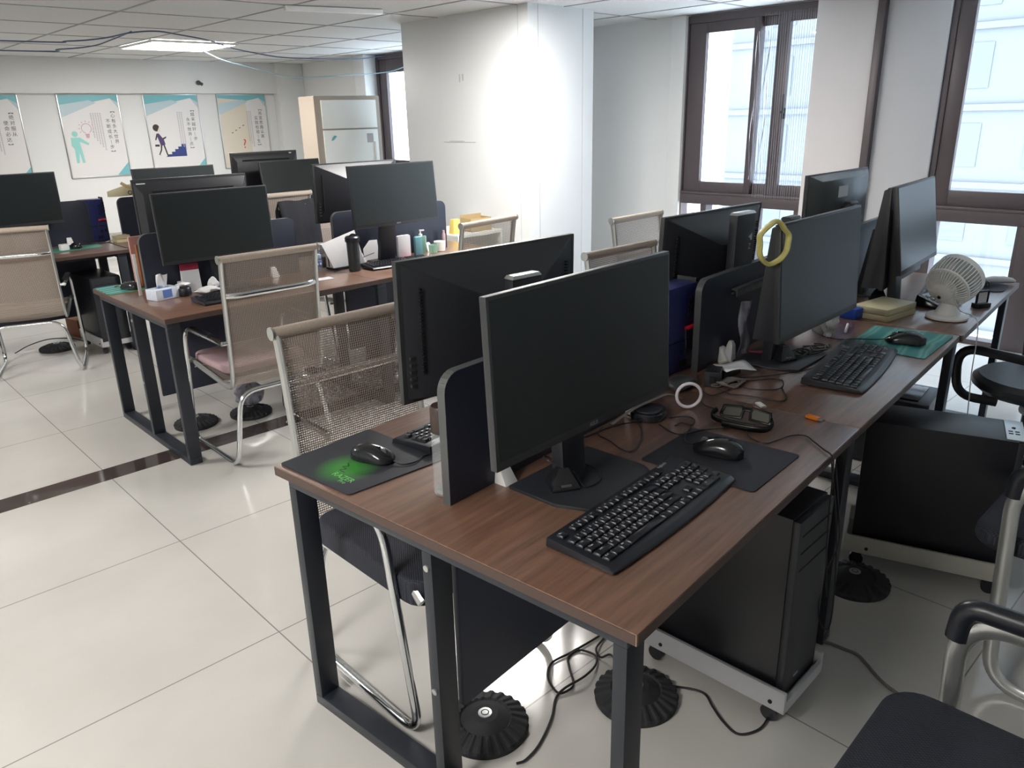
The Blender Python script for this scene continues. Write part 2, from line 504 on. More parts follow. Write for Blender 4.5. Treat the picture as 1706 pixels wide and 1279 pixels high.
# ceiling grid bars
g = G()
x = 2.13-0.83*6
while x < XW:
    g.b2(x-0.009, x+0.009, Y0, YB, CZ-0.004, CZ); x += 0.83
y = 6.15-0.9*9
while y < YB:
    g.b2(X0, XW, y-0.009, y+0.009, CZ-0.004, CZ); y += 0.9
structure(g.build('trim_2', M['grid']))
g = G(); g.b2(X0, XW+0.3, YB, YB+0.2, 0, CZ)
structure(g.build('wall_back', M['wall']))
g = G(); g.b2(X0-0.2, X0, Y0, YB, 0, CZ)
structure(g.build('wall_left', M['wall']))
g = G(); g.b2(X0, XW+0.3, Y0-0.2, Y0, 0, CZ)
structure(g.build('wall_front', M['wall']))
# beam over the posters
g = G(); g.b2(X0, 5.56, YB-0.10, YB, 1.955, CZ)
structure(g.build('trim_3', M['wall'], bevel=0.004))
# window wall: solid parts around three windows
g = G()
g.b2(XW, XW+0.25, 8.56, YB, 0, CZ)
g.b2(XW, XW+0.25, 4.06, 6.6, 0, CZ)
g.b2(XW, XW+0.25, Y0, -0.25, 0, CZ)  # out-of-view stretch kept solid to hold daylight off the right floor
g.b2(XW, XW+0.25, 6.6, 8.56, 0, 0.85)
structure(g.build('wall_right', M['wall']))
g = G(); g.b2(XW-0.04, XW+0.25, 4.02, 4.16, 0, CZ)      # slim pilaster beside the first window
structure(g.build('trim_4', M['wall'], bevel=0.01))
g = G(); g.b2(XW-0.07, XW+0.25, 2.44, 2.88, 0, CZ)
structure(g.build('trim_5', M['skirt2'], bevel=0.004))
g = G(); g.b2(XW-0.03, XW+0.25, 1.99, 2.40, 0, CZ)
structure(g.build('trim_6', M['skirt'], bevel=0.004))
g = G(); g.b2(XW-0.085, XW+0.2, 2.392, 2.445, 0, CZ)
structure(g.build('trim_7', M['frame'], bevel=0.004))
g = G(); g.b2(5.50, XW, YB-0.16, YB, 0, CZ); g.b2(5.72, XW, 8.56, 8.78, 0, CZ)
structure(g.build('wall_corner', M['wall'], bevel=0.01))

# column (boxed in, boards with joints)
CX, CY = 4.235, 4.235
g = G(); g.b2(CX, 4.95, CY, 5.74, 0, CZ)
colm = structure(g.build('wall_column', M['colwall'], bevel=0.003))
g = G()
g.b2(CX+0.10, CX+0.106, CY-0.0015, CY, 0, CZ); g.b2(4.82, 4.828, CY-0.0015, CY, 0, CZ)
g.b2(CX-0.0015, CX, CY+0.10, CY+0.104, 0, CZ)
structure(g.build('trim_8', M['skirt'], None))
g = G(); g.b2(CX-0.002, CX, 4.84, 5.24, 1.395, 1.401); g.b2(CX-0.0025, CX, 4.98, 5.16, 1.397, 1.409)
g.b2(CX-0.0015, CX, 4.96, 4.975, 1.86, 1.91); g.b2(CX-0.0015, CX, 5.0, 5.012, 1.85, 1.91)
tag(g.build('tape_residue', M['skirt']), 'thin torn strip of tape left on the white column face', 'tape residue')

# ---- windows
def window(n, y0, y1, panes, lowers, top=2.33):
    w = bpy.data.objects.new('window_%d' % n, None); COL.objects.link(w); w['kind'] = 'structure'
    w.location = (XW, (y0+y1)/2, 0)
    mx = T((0, -(y0+y1)/2, 0)) @ T((-XW, 0, 0))
    xo, xi = XW+0.10, XW-0.005
    fr = G()
    fr.b2(xi, xo, y0, y0+0.05, 0.0, top, mx); fr.b2(xi, xo, y1-0.05, y1, 0.0, top, mx)
    fr.b2(xi, xo, y0+0.05, y1-0.05, top-0.06, top, mx); fr.b2(xi, xo, y0+0.05, y1-0.05, 0.0, 0.035, mx)
    fr.b2(xi-0.012, xo, y0+0.05, y1-0.05, 0.83, 0.915, mx)
    fr.b2(xi-0.022, xo, y0+0.05, y1-0.05, 0.915, 0.935, mx)
    fr.build('window_frame', M['frame'], w, bevel=0.004)
    for (a, b, gz0, gz1, sw, xoff) in panes:           # sashes: outer a..b
        s_ = G(); xa, xb = xi+0.01+xoff, xi+0.05+xoff
        sl, sh = sw if isinstance(sw, tuple) else (sw, sw)      # stile widths at the low-y and high-y side
        s_.b2(xa, xb, a, a+sl, 0.935, top-0.06, mx); s_.b2(xa, xb, b-sh, b, 0.935, top-0.06, mx)
        s_.b2(xa, xb, a+sl, b-sh, 0.935, gz0, mx); s_.b2(xa, xb, a+sl, b-sh, gz1, top-0.06, mx)
        sa = s_.build('sash', M['frame'], w, bevel=0.003)
        p = G(); p.b2((xa+xb)/2-0.002, (xa+xb)/2+0.002, a+sl, b-sh, gz0, gz1, mx); p.build('pane', M['glass'], sa)
    for (a, b) in lowers:
        p = G(); p.b2(xo-0.05, xo-0.046, a, b, 0.03, 0.84, mx); p.build('pane', M['glass'], w)
        for yy in (a, b):
            q = G(); q.b2(xi, xo, yy-0.03, yy+0.03, 0.035, 0.83, mx); q.build('mullion', M['frame'], w, bevel=0.003)
    return w
w1 = window(1, 2.80, 4.06, [(3.36, 4.0, 1.02, 2.19, (0.055, 0.155), 0.0), (3.22, 3.42, 1.02, 2.20, (0.01, 0.05), 0.045), (2.82, 3.22, 1.02, 2.21, (0.05, 0.10), 0.0)], [(3.38, 3.78), (2.92, 3.30)])
w2 = window(2, -0.25, 2.0, [(0.85, 1.95, 1.04, 2.22, 0.10, 0.0), (-0.20, 0.85, 1.04, 2.22, 0.08, 0.0)],
            [(1.37, 1.93), (0.55, 1.22), (-0.17, 0.49)])
g = G(); g.b2(XW-0.02, XW+0.1, 1.22, 1.37, 0.0, 0.83)
structure(g.build('trim_9', M['frame'], bevel=0.004))
w3 = window(3, 6.6, 8.56, [(7.6, 8.50, 1.10, 2.12, 0.14, 0.0), (6.65, 7.62, 1.10, 2.12, 0.10, 0.045)], [])
g = G(); g.b2(XW-0.03, XW-0.012, 3.085, 3.115, 1.52, 1.60); g.box((XW-0.045, 3.10, 1.57), (0.03, 0.02, 0.02)); g.box((XW-0.06, 3.09, 1.63), (0.012, 0.014, 0.14))
tag(g.build('window_latch', M['steel'], bevel=0.003), 'dark metal latch on the stile of the narrow sliding sash', 'latch')
# protective film hanging in strips at the first window
g = G()
for i in range(22):
    yy = 3.30-i*0.019+random.uniform(-0.003, 0.003)
    rows = []
    for k in range(9):
        z = 2.28-k*0.17-random.uniform(0, 0.01)
        d = 0.004*sin(k*1.3+i)
        rows.append([(XW-0.05+d, yy+d*0.6, z), (XW-0.05+d, yy-0.003+d*0.6, z)])
    g.sheet(rows)
tag(g.build('strip_film', M['strip'], solid=0.0006), 'clear film peeling in thin vertical strips over the right sash of the sliding window', 'film')
g = G()
for i in range(7):
    yy = 3.360-i*0.018; rows = []
    for k in range(14):
        z = 2.16-k*0.085; d = 0.012*sin(k*0.9+i*1.9)
        wv = 0.006+0.004*sin(k+i)
        rows.append([(XW-0.035+d*0.4, yy+d, z), (XW-0.045+d*0.5, yy+d-wv, z)])
    g.sheet(rows)
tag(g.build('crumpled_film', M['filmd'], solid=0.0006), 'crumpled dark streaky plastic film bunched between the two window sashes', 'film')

# ---- outside: pale apartment facade across the street
bld = root('apartment_building', 'pale hazy apartment block with rows of windows beyond the glass', 'building', (30, -2, -12))
g = G(); g.b2(0, 6, -18, 20.3, 0, 34); g.build('facade', M['facade'], bld)
gb = G()
for k in range(14):
    gb.b2(-0.12, 0, -18, 20.3, k*2.5+0.9, k*2.5+1.1)
gb.build('balcony_slabs', M['facade'], bld)
for k in range(3, 9):
    for j in range(16):
        a = -17.2+j*2.3
        q = G(); q.b2(-0.03, 0.02, a+0.3, a+1.25, k*2.5+1.6, k*2.5+3.0); q.build('window', M['fwin'], bld)
    for j in range(4):
        a = -15.9+j*9.2
        q = G()
        for t_ in range(7): q.b2(-0.05, -0.0, a+0.3, a+0.9, k*2.5+1.6+t_*0.2, k*2.5+1.7+t_*0.2)
        q.build('louvre', M['fwin2'], bld)

# ---- ceiling lights
def light_panel(x0, y0, sx, sy, label):
    r = root('ceiling_light', label, 'ceiling light', (x0+sx/2, y0+sy/2, CZ-0.004), 0, 'square ceiling light panels')
    a, b = sx/2, sy/2; f = G()
    f.b2(-a, a, -b, -b+0.018, -0.022, 0); f.b2(-a, a, b-0.018, b, -0.022, 0); f.b2(-a, -a+0.018, -b+0.018, b-0.018, -0.022, 0); f.b2(a-0.018, a, -b+0.018, b-0.018, -0.022, 0)
    f.build('frame', M['white'], r)
    d = G(); d.b2(-a+0.018, a-0.018, -b+0.018, b-0.018, -0.018, -0.004); d.build('diffuser', M['glow'], r)
light_panel(2.98, 7.90, 0.84, 0.88, 'lit white square ceiling panel above the back desk row, towards the poster wall')
light_panel(2.98, 3.20, 0.84, 0.86, 'lit ceiling panel above the middle of the room, before the column')
g = G(); g.b2(-0.35, 0.35, -0.03, 0.03, -0.03, 0)
tag(g.build('light_batten', M['white'], bevel=0.004), 'thin white batten light at the top picture edge', 'ceiling light', loc=(3.25, 5.17, CZ-0.004), rz=R(-14))
light_panel(-1.25, 4.35, 0.80, 0.84, 'lit ceiling panel over the aisle left of the camera')
light_panel(-1.55, 0.7, 0.80, 0.84, 'lit ceiling panel added out of view to brighten the near desk')  # extra unseen panel, added to brighten the near desk top

# ---- cables hung under the ceiling
def cable(name, pts, r, m_, label, cat='cable', smooth=6, n=8, group=None):
    g_ = G(); g_.tube(pts, r, n=n, smooth=smooth)
    return tag(g_.build(name, m_, smooth=True), label, cat, group)
cable('network_cable', [(-2.5, 8.6, 2.30), (1.85, 8.35, 2.31), (2.33, 8.14, 2.31), (2.51, 7.73, 2.31), (2.55, 7.20, 2.31), (2.68, 6.98, 2.31), (2.92, 7.14, 2.31), (3.36, 7.52, 2.31), (3.78, 8.03, 2.305), (4.20, 8.35, 2.29), (4.51, 8.3, 2.25), (4.97, 8.3, 2.25), (5.46, 8.3, 2.26), (5.85, 8.3, 2.31)], 0.006, M['cableb'], 'blue network cable strung below the ceiling, passing over the lit panel', group='cables under the ceiling')
cable('network_cable', [(-2.5, 9.5, 2.30), (2.06, 9.38, 2.31), (2.49, 9.01, 2.31), (2.66, 8.55, 2.312), (2.63, 7.92, 2.315), (2.57, 7.22, 2.322)], 0.006, M['cableb'], 'blue network cable sagging lower at the left of the ceiling', group='cables under the ceiling')
cable('network_cable', [(3.62, 8.3, 2.29), (3.81, 8.3, 2.21), (4.07, 8.3, 2.15), (4.35, 8.3, 2.09), (4.58, 8.3, 2.05), (4.95, 8.3, 2.06), (5.28, 8.3, 2.08), (5.73, 8.3, 2.11), (5.86, 8.1, 2.14), (5.87, 7.6, 2.22)], 0.005, M['cablec'], 'pale blue cable drooping in a low arc to the far window', group='cables under the ceiling')
g = G(); g.lathe([(0.028, 0), (0.03, 0.02), (0.012, 0.04)], 16, Rx(R(90))); g.tube([(0, -0.03, 0), (0.02, -0.07, -0.02)], 0.02)
tag(g.build('camera_dome', M['grey_edge'], smooth=True), 'small grey security camera on the beam above the posters', 'security camera', loc=(4.42, YB-0.102, 2.08))

# ---- posters
def poster(x0, label, kind, w=0.68, z0=1.0, z1=1.95):
    r = root('poster', label, 'poster', (x0, YB-0.012, (z0+z1)/2), 0, 'framed posters on the back wall')
    h = z1-z0; a, b = w/2, h/2
    mx = T((a, 0, 0)) @ Rx(R(90))              # art drawn in XY, facing -Y
    g_ = G(); g_.b2(0, w, 0.0, 0.012, -b, b); g_.build('sheet', M['poster'], r)
    f = G(); t = 0.012
    f.b2(0, t, -0.006, 0.01, -b, b); f.b2(w-t, w, -0.006, 0.01, -b, b); f.b2(t, w-t, -0.006, 0.01, -b, -b+t); f.b2(t, w-t, -0.006, 0.01, b-t, b)
    f.build('frame', M['alu'], r, bevel=0.002)
    def art(name, m_, polys, dz=0.0008):
        q = G()
        for p in polys: q.add([(x, y, dz) for x, y in p], [tuple(range(len(p)))], mx)
        return q.build(name, m_, r)
    art('printed_corner', M['pteal'], [[(-a+t, b-t), (a-t, b-t), (a-t, b-0.10), (a-0.10, b-0.05), (a-0.30, b-0.09), (-a+t, b-0.20)], [(a-t, -b+0.16), (a-0.16, -b+t), (a-t, -b+t)]])
    art('printed_wash', M['ppale'], [[(-a+t, b-0.12), (a-0.34, b-0.07), (a-0.26, b-0.10), (-a+t, b-0.26)], [(a-0.10, b-0.05), (a-t, b-0.1), (a-t, b-0.17)]], 0.0012)
    def column(txt, x, y, s, m_, sp=1.15):
        q = G()
        for i, ch in enumerate(txt):
            if ch in '【】—':
                vs, fs = text_geo(ch, s); q.add(vs, fs, mx @ T((x, y-i*s*sp, 0.0016)) @ Rz(R(-90)))
            elif ch != ' ':
                vs, fs = text_geo(ch, s); q.add(vs, fs, mx @ T((x, y-i*s*sp, 0.0016)))
        return q
    tt = {1: ('【绝对服从', '使命必达】'), 2: ('【心有多大世界', '不断成长—步】'), 3: ('【越来越好—步', '永不放弃—点】'), 4: ('【拓宽思路认真', '实践检验—生】')}[kind]
    q = column(tt[0], a-0.10, b-0.19, 0.052, M['ptext']); q2 = column(tt[1], a-0.165, b-0.31, 0.052, M['ptext'])
    q.v, q.f = q.v, q.f
    o_ = len(q.v); q.v += q2.v; q.f += [tuple(i+o_ for i in f_) for f_ in q2.f]
    q.build('lettering', M['ptext'], r)
    # columns of small, illegible body text
    q = G()
    for c_ in range(5 if kind < 3 else 3):
        xx = a-0.24-c_*0.026
        n_ = 24 if kind < 3 else 26
        for k_ in range(n_-c_*2):
            yy = b-0.22-k_*0.018
            q.add([(xx-0.007, yy-0.006, 0.0016), (xx+0.007, yy-0.006, 0.0016), (xx+0.007, yy+0.006, 0.0016), (xx-0.007, yy+0.006, 0.0016)], [(0, 1, 2, 3)], mx)
    q.build('small_print', M['pfaint'], r)
    C_ = lambda cx, cy, rr, n_=18, a0=0, a1=360: [(cx+rr*cos(R(a0+(a1-a0)*i/n_)), cy+rr*sin(R(a0+(a1-a0)*i/n_))) for i in range(n_)]
    if kind == 2:
        art('printed_figure', M['pfig'], [C_(-0.22, 0.03, 0.033), [(-0.27, -0.01), (-0.17, -0.01), (-0.08, -0.08), (-0.09, -0.10), (-0.18, -0.06), (-0.17, -0.16), (-0.16, -0.30), (-0.19, -0.30), (-0.205, -0.18), (-0.225, -0.30), (-0.255, -0.30), (-0.25, -0.14), (-0.275, -0.10)]])
        ring = []
        for i in range(24):
            a0, a1 = 2*pi*i/24, 2*pi*(i+1)/24
            if 250 < i*15 < 290: continue
            ring.append([(-0.08+0.05*cos(a0), 0.09+0.05*sin(a0)), (-0.08+0.058*cos(a0), 0.09+0.058*sin(a0)), (-0.08+0.058*cos(a1), 0.09+0.058*sin(a1)), (-0.08+0.05*cos(a1), 0.09+0.05*sin(a1))])
        for i in range(9):
            an = R(-30+i*30); p0 = (-0.08+0.072*cos(an), 0.09+0.072*sin(an)); dx, dy = -sin(an)*0.004, cos(an)*0.004
            p1 = (-0.08+0.09*cos(an), 0.09+0.09*sin(an)); ring.append([(p0[0]-dx, p0[1]-dy), (p1[0]-dx, p1[1]-dy), (p1[0]+dx, p1[1]+dy), (p0[0]+dx, p0[1]+dy)])
        ring.append([(-0.105, 0.03), (-0.055, 0.03), (-0.065, -0.02), (-0.095, -0.02)])
        art('printed_lightbulb', M['ppinkl'], ring, 0.0014)
    if kind == 3:
        art('printed_stairs', M['pnavy'], [[(-0.17, -0.28), (0.10, -0.28), (0.10, -0.13), (0.045, -0.13), (0.045, -0.16), (0.0, -0.16), (0.0, -0.19), (-0.045, -0.19), (-0.045, -0.22), (-0.09, -0.22), (-0.09, -0.25), (-0.13, -0.25)]])
        art('printed_face', M['pskin'], [C_(-0.225, 0.055, 0.036)], 0.0012)
        art('printed_hair', M['pdark'], [C_(-0.24, 0.075, 0.042, 18, 20, 300), [(-0.25, 0.0), (-0.275, -0.07), (-0.262, -0.075), (-0.235, -0.02)], [(-0.18, -0.05), (-0.13, -0.03), (-0.135, -0.05), (-0.175, -0.07)], [(-0.285, -0.125), (-0.23, -0.125), (-0.23, -0.15), (-0.285, -0.15)], [(-0.185, -0.13), (-0.165, -0.135), (-0.14, -0.25), (-0.10, -0.25), (-0.10, -0.262), (-0.155, -0.262)], [(-0.215, -0.13), (-0.195, -0.13), (-0.21, -0.20), (-0.24, -0.25), (-0.225, -0.262), (-0.255, -0.25), (-0.225, -0.19)]], 0.0014)
        art('printed_suit', M['ppurple'], [[(-0.25, 0.005), (-0.22, 0.01), (-0.165, -0.07), (-0.155, -0.13), (-0.215, -0.145)]], 0.0016)
    if kind == 4:
        art('printed_cream_wash', M['pcream'], [[(-a+t, b-0.05), (0.05, b-0.08), (0.08, -b+0.06), (-a+t, -b+t)]], 0.0010)
        art('printed_mushrooms', M['pdark'], [[(-0.20+i*0.055+s_*0.02, -0.02+i*0.03), (-0.185+i*0.055+s_*0.02, -0.005+i*0.03), (-0.165+i*0.055, -0.015+i*0.03)] for i in range(4) for s_ in (0,)], 0.0014)
        q = G(); vs, fs = text_geo('?', 0.17); q.add(vs, fs, mx @ T((-0.03, -0.165, 0.0018))); q.build('question_mark', M['pred'], r)
    return r
poster(1.69, 'poster cut off by the left picture edge, first of the framed wall posters', 1)
poster(2.765, 'framed poster with a turquoise figure and a pale lightbulb drawing', 2)
poster(3.73, 'framed poster with a drawn man climbing dark blue stairs', 3, w=0.69)
poster(4.67, 'cream framed poster with a red question mark', 4, w=0.69)

# ---- tall cabinet in the back corner
cab = root('tall_cabinet', 'tall cream two-door cabinet with tan frame standing in the back corner', 'cabinet', (4.61, 7.92, 0), R(-6.6))
g = G(); g.b2(0, 0.80, 0.0, 0.42, 0.0, 1.845); g.build('body', M['cabt'], cab, bevel=0.01)
g = G(); g.b2(0.075, 0.745, -0.018, 0.0, 1.50, 1.80); g.build('door', M['cabw'], cab, bevel=0.006)
g = G(); g.b2(0.075, 0.745, -0.018, 0.0, 0.10, 1.485); dd = g.build('door', M['cabw'], cab, bevel=0.006)
g = G(); g.b2(0.69, 0.705, -0.045, -0.018, 1.15, 1.35); g.build('handle', M['white'], dd, bevel=0.003)
g = G(); g.prism([(0.16, 1.37), (0.19, 1.38), (0.23, 1.42), (0.20, 1.43), (0.17, 1.40)], 0.0185, 0.021, mx=Rx(R(90))); g.build('blue_sticker', M['aqua'], dd)
g = G(); g.b2(0.60, 0.68, -0.0205, -0.0185, 1.34, 1.44); g.build('label_sheet', M['pfaint'], dd)

# ================================================================== DESKS
def W2(x, y, z=0.75): return (x, y, z)
def desk(label, loc, rz, L, Wd, near=True, far=False, zt=0.75, group=None):
    """loc = near/right corner of the top; runs +x (L) and +y (Wd)"""
    r = root('office_desk', label, 'desk', loc, rz, group)
    g_ = G(); g_.b2(0, L-0.002, 0, Wd, zt-0.026, zt); g_.build('tabletop', M['wood'], r, bevel=0.0025)
    e = G(); e.b2(-0.0012, 0.0005, 0.004, Wd-0.004, zt-0.024, zt-0.003); e.b2(0.004, L-0.006, -0.0012, 0.0005, zt-0.024, zt-0.003)
    e.build('edge_band', M['edge'], r)
    zb = zt-0.026
    for k, on in ((0, near), (1, far)):
        if not on: continue
        x0 = 0.018 if k == 0 else L-0.078
        for (y0) in (0.03, Wd/2-0.015, Wd-0.06):
            q = G(); q.b2(x0, x0+0.06, y0, y0+0.03, 0.032, zb-0.03)
            o = q.build('leg', M['steel'], r, bevel=0.002)
            if abs(y0-Wd/2+0.015) < 0.01:
                for z in (zb-0.07, 0.32):
                    b = G(); b.lathe([(0.008, 0), (0.008, 0.004), (0.004, 0.005)], 14, T((x0, y0+0.015, z)) @ Ry(R(-90))); b.build('bolt', M['alu'], o, smooth=True)
        q = G(); q.b2(x0, x0+0.06, 0.03, Wd-0.03, 0.0, 0.032); q.build('base_bar', M['steel'], r, bevel=0.002)
        q = G(); q.b2(x0, x0+0.06, 0.03, Wd-0.03, zb-0.03, zb); q.build('top_rail', M['steel'], r, bevel=0.002)
    q = G(); q.b2(0.10, L-0.10, Wd/2-0.009, Wd/2+0.009, 0.225, zb-0.03); q.build('modesty_panel', M['navy'], r, bevel=0.002)
    for y0 in (0.10, Wd-0.14):
        q = G(); q.b2(0.085, L-0.085, y0, y0+0.04, zb-0.03, zb-0.0005); q.build('under_rail', M['steel'], r)
    return r
gA = 'desks of the near row'
desk('near walnut desk end holding the patterned green mouse mat', D(0.96, 0.567, 0), D1, 1.157, 1.093, group=gA)
desk('middle walnut desk of the near row with the teal mouse mat', D(2.117, 0.567, 0), D1, 1.172, 1.093, group=gA)
desk('glare-lit desk nearest the window with the white fan', D(3.296, 0.557, 0), D1, 1.20, 1.093, near=True, far=True, group=gA)
gB = 'desks of the second row'
desk('second row desk end with the tissue box', (1.20, 3.575, 0), 0, 1.165, 1.02, group=gB)
desk('second row desk with the black tumbler and hand wash bottles', (2.365, 3.575, 0), 0, 1.165, 1.02, near=True, far=True, group=gB)
gC = 'desks of the back row'
desk('back row desk at the left picture edge, behind the tan chair', (0.675, 5.93, 0), 0, 1.165, 1.02, near=True, far=True, group=gC)
desk('back row desk behind the chestnut cardboard, under the dark upright screens', (1.85, 5.93, 0), 0, 1.165, 1.02, near=False, far=True, group=gC)
desk('back row desk nearest the tall cabinet', (3.02, 5.93, 0), 0, 1.165, 1.02, near=False, far=True, group=gC)

# partitions standing on the desks
def partition(label, loc, rz, L, h=0.315, rail=False, clips=True, group='desk divider panels', z=0.0):
    r = root('desk_divider', label, 'desk divider', loc, rz, group)
    rr = 0.045; k = 6
    poly = [(0, z), (L, z)] + [(L-rr+rr*cos(R(90*i/k)), h-rr+rr*sin(R(90*i/k))) for i in range(k+1)] + [(rr+rr*cos(R(90+90*i/k)), h-rr+rr*sin(R(90+90*i/k))) for i in range(k+1)]
    g_ = G(); g_.prism(poly, -0.011, 0.011, mx=Rx(R(90))); g_.build('panel', M['navy'], r, bevel=0.001)
    # edge band all round
    n_ = len(poly); e = G()
    for i in range(1, n_):
        a, b = poly[i], poly[(i+1) % n_]
        dx, dz = b[0]-a[0], b[1]-a[1]; l = hypot(dx, dz)
        if l < 1e-6: continue
        nx, nz = dz/l*0.0015, -dx/l*0.0015
        e.add([(a[0], -0.0115, a[1]), (b[0], -0.0115, b[1]), (b[0]+nx, -0.0115, b[1]+nz), (a[0]+nx, -0.0115, a[1]+nz),
               (a[0], 0.0115, a[1]), (b[0], 0.0115, b[1]), (b[0]+nx, 0.0115, b[1]+nz), (a[0]+nx, 0.0115, a[1]+nz)],
              [(0, 1, 2, 3), (4, 7, 6, 5), (3, 2, 6, 7), (0, 4, 5, 1), (0, 3, 7, 4), (1, 5, 6, 2)])
    e.build('edge_trim', M['grey_edge'], r)
    if clips:
        for xx in (0.17, L-0.17):
            c = G(); c.add([(xx-0.022, -0.05, 0), (xx+0.022, -0.05, 0), (xx+0.022, -0.012, 0), (xx-0.022, -0.012, 0), (xx-0.016, -0.022, 0.05), (xx+0.016, -0.022, 0.05), (xx+0.016, -0.012, 0.055), (xx-0.016, -0.012, 0.055)],
                           [(0, 3, 2, 1), (4, 5, 6, 7), (0, 1, 5, 4), (1, 2, 6, 5), (2, 3, 7, 6), (3, 0, 4, 7)])
            c.build('clip', M['white'], r, bevel=0.002)
    if rail:
        q = G(); q.b2(0.22, 0.62, -0.035, -0.012, 0.245, 0.252); q.b2(0.22, 0.62, -0.035, -0.030, 0.225, 0.252); q.b2(0.22, 0.62, -0.02, -0.012, 0.232, 0.238)
        q.build('rail', M['grey_edge'], r, bevel=0.001)
    return r
partition('dark divider at the near desk end, beside the tall bottle', D(1.09, 1.155), D1, 0.92)
partition('dark divider with a grey rail behind the yellow ring', D(2.285, 1.165), D1, 0.88, rail=True)
partition('dark divider at the window end, right of the upright screen with the yellow ring', D(3.46, 1.165), D1, 0.88)
partition('dark divider on the second row behind the tissue box', (1.335, 4.15, 0.75), 0, 0.87)
partition('dark divider on the second row behind the hand wash bottles', (2.455, 4.15, 0.75), 0, 0.87)
partition('dark divider behind the blue case near the posters', (0.80, 6.525, 0.75), 0, 0.98)
partition('dark divider in the back row behind the stacked dark screens', (1.98, 6.47, 0.75), 0, 0.92)

# ================================================================== MONITORS
def monitor(label, q, style, base=(0, 0.12), neck=0.09, depth=0.085, sticker=None, logo=None, side=False, zd=0.75, group='black desktop monitors', ncol=None, lit=None, bs=1.0, gloss=False):
    x, y, zb, yaw, tilt, w, h = q
    r = root('monitor', label, 'monitor', (x, y, zd), R(yaw+90), group)
    mx = T((0, 0, zb-zd)) @ Rx(R(-tilt))
    a = w/2; t = 0.018
    g_ = G(); g_.b2(-a, a, 0, t, 0, h, mx); body = g_.build('panel', M['bezel'] if style != 'thin' else M['mon'], r, bevel=0.0025)
    s_ = G(); s_.b2(-a+0.007, a-0.007, -0.0012, 0.001, 0.019, h-0.007, mx); s_.build('screen', M['glare'] if gloss else M['screen'], r)
    if logo:
        vs, fs = text_geo(logo, 0.013); q_ = G(); q_.add(vs, fs, mx @ T((0.0, -0.0016, 0.0095)) @ Rx(R(90))); q_.build('logo', M['silver'], r)
    hs = G()
    if style == 'pyramid':
        i0 = [(-a+0.012, t, 0.012), (a-0.012, t, 0.012), (a-0.012, t, h-0.006), (-a+0.012, t, h-0.006)]
        i1 = [(-0.075, t+depth, 0.012), (0.075, t+depth, 0.012), (0.075, t+depth, h*0.70), (-0.075, t+depth, h*0.70)]
        hs.loft([i0, i1], mx=mx)
    elif style == 'wedge':
        i0 = [(-a+0.006, t, 0.006), (a-0.006, t, 0.006), (a-0.006, t, h-0.004), (-a+0.006, t, h-0.004)]
        i1 = [(-a+0.012, t+depth, 0.006), (a-0.012, t+depth, 0.006), (a-0.012, t+depth*0.22, h-0.012), (-a+0.012, t+depth*0.22, h-0.012)]
        hs.loft([i0, i1], mx=mx)
    elif style == 'slot':
        i0 = [(-a+0.006, t, 0.006), (a-0.006, t, 0.006), (a-0.006, t, h-0.012), (-a+0.006, t, h-0.012)]
        i1 = [(-a+0.04, t+0.03, 0.03), (a-0.04, t+0.03, 0.03), (a-0.04, t+0.03, h-0.075), (-a+0.04, t+0.03, h-0.075)]
        hs.loft([i0, i1], mx=mx)
    elif lit:
        i0 = [(-a+0.004, t, 0.004), (a-0.004, t, 0.004), (a-0.004, t, h-0.004), (-a+0.004, t, h-0.004)]
        i1 = [(-a+0.07, t+0.034, 0.03), (a-0.07, t+0.034, 0.03), (a-0.07, t+0.034, h-0.03), (-a+0.07, t+0.034, h-0.03)]
        hs.loft([i0, i1], mx=mx)
    else:
        i0 = [(-a+0.02, t, 0.02), (a-0.02, t, 0.02), (a-0.02, t, h-0.02), (-a+0.02, t, h-0.02)]
        i1 = [(-0.12, t+0.035, 0.04), (0.12, t+0.035, 0.04), (0.12, t+0.035, h*0.62), (-0.12, t+0.035, h*0.62)]
        hs.loft([i0, i1], mx=mx)
    hb = hs.build('back_housing', M['litback'] if lit else M['mon'], r, bevel=0.003)
    if style == 'slot':
        q_ = G(); q_.b2(-a+0.09, a-0.09, t+0.012, t+0.034, h-0.072, h-0.060, mx); q_.build('vent_slot', M['slot'], r)
    if style == 'pyramid':
        for sx in (-1, 1):
            q_ = G()
            for k_ in range(26):
                zz = h*0.22+k_*0.0085
                q_.b2(sx*(a-0.052)-0.004, sx*(a-0.052)+0.004, t+0.018, t+0.0245, zz, zz+0.004, mx)
            q_.build('vent_slots', M['slot'], r)
        q_ = G()
        for k_ in range(5): q_.b2(a-0.036, a-0.020, t+0.002, t+0.0115, 0.045+k_*0.018, 0.053+k_*0.018, mx)
        q_.build('port_labels', M['bezel'], r)
    if sticker:
        q_ = G(); q_.b2(sticker[0]-sticker[2]/2, sticker[0]+sticker[2]/2, t+0.036 if lit else t, t+0.0375 if lit else t+0.006, sticker[1]-sticker[3]/2, sticker[1]+sticker[3]/2, mx); q_.build('sticker', M['paper'], r)
    # stand: upright behind the panel, arm, flat base plate
    bx, by = base; cyb = by
    zc = zb-zd+h*0.5
    ctop = ncol if ncol else zb-zd+h*0.62
    c = G()
    nw = neck/2; back = t+ (depth if style in ('pyramid', 'wedge') else 0.035)
    yb = back+0.028
    ys = sin(R(tilt))*h*0.5
    c.loft([[(bx*0.6-nw, cyb-0.016, 0.008), (bx*0.6+nw, cyb-0.016, 0.008), (bx*0.6+nw, cyb+0.02, 0.008), (bx*0.6-nw, cyb+0.02, 0.008)],
            [(-nw*0.9, yb+ys-0.014, ctop), (nw*0.9, yb+ys-0.014, ctop), (nw*0.9, yb+ys+0.018, ctop), (-nw*0.9, yb+ys+0.018, ctop)]])
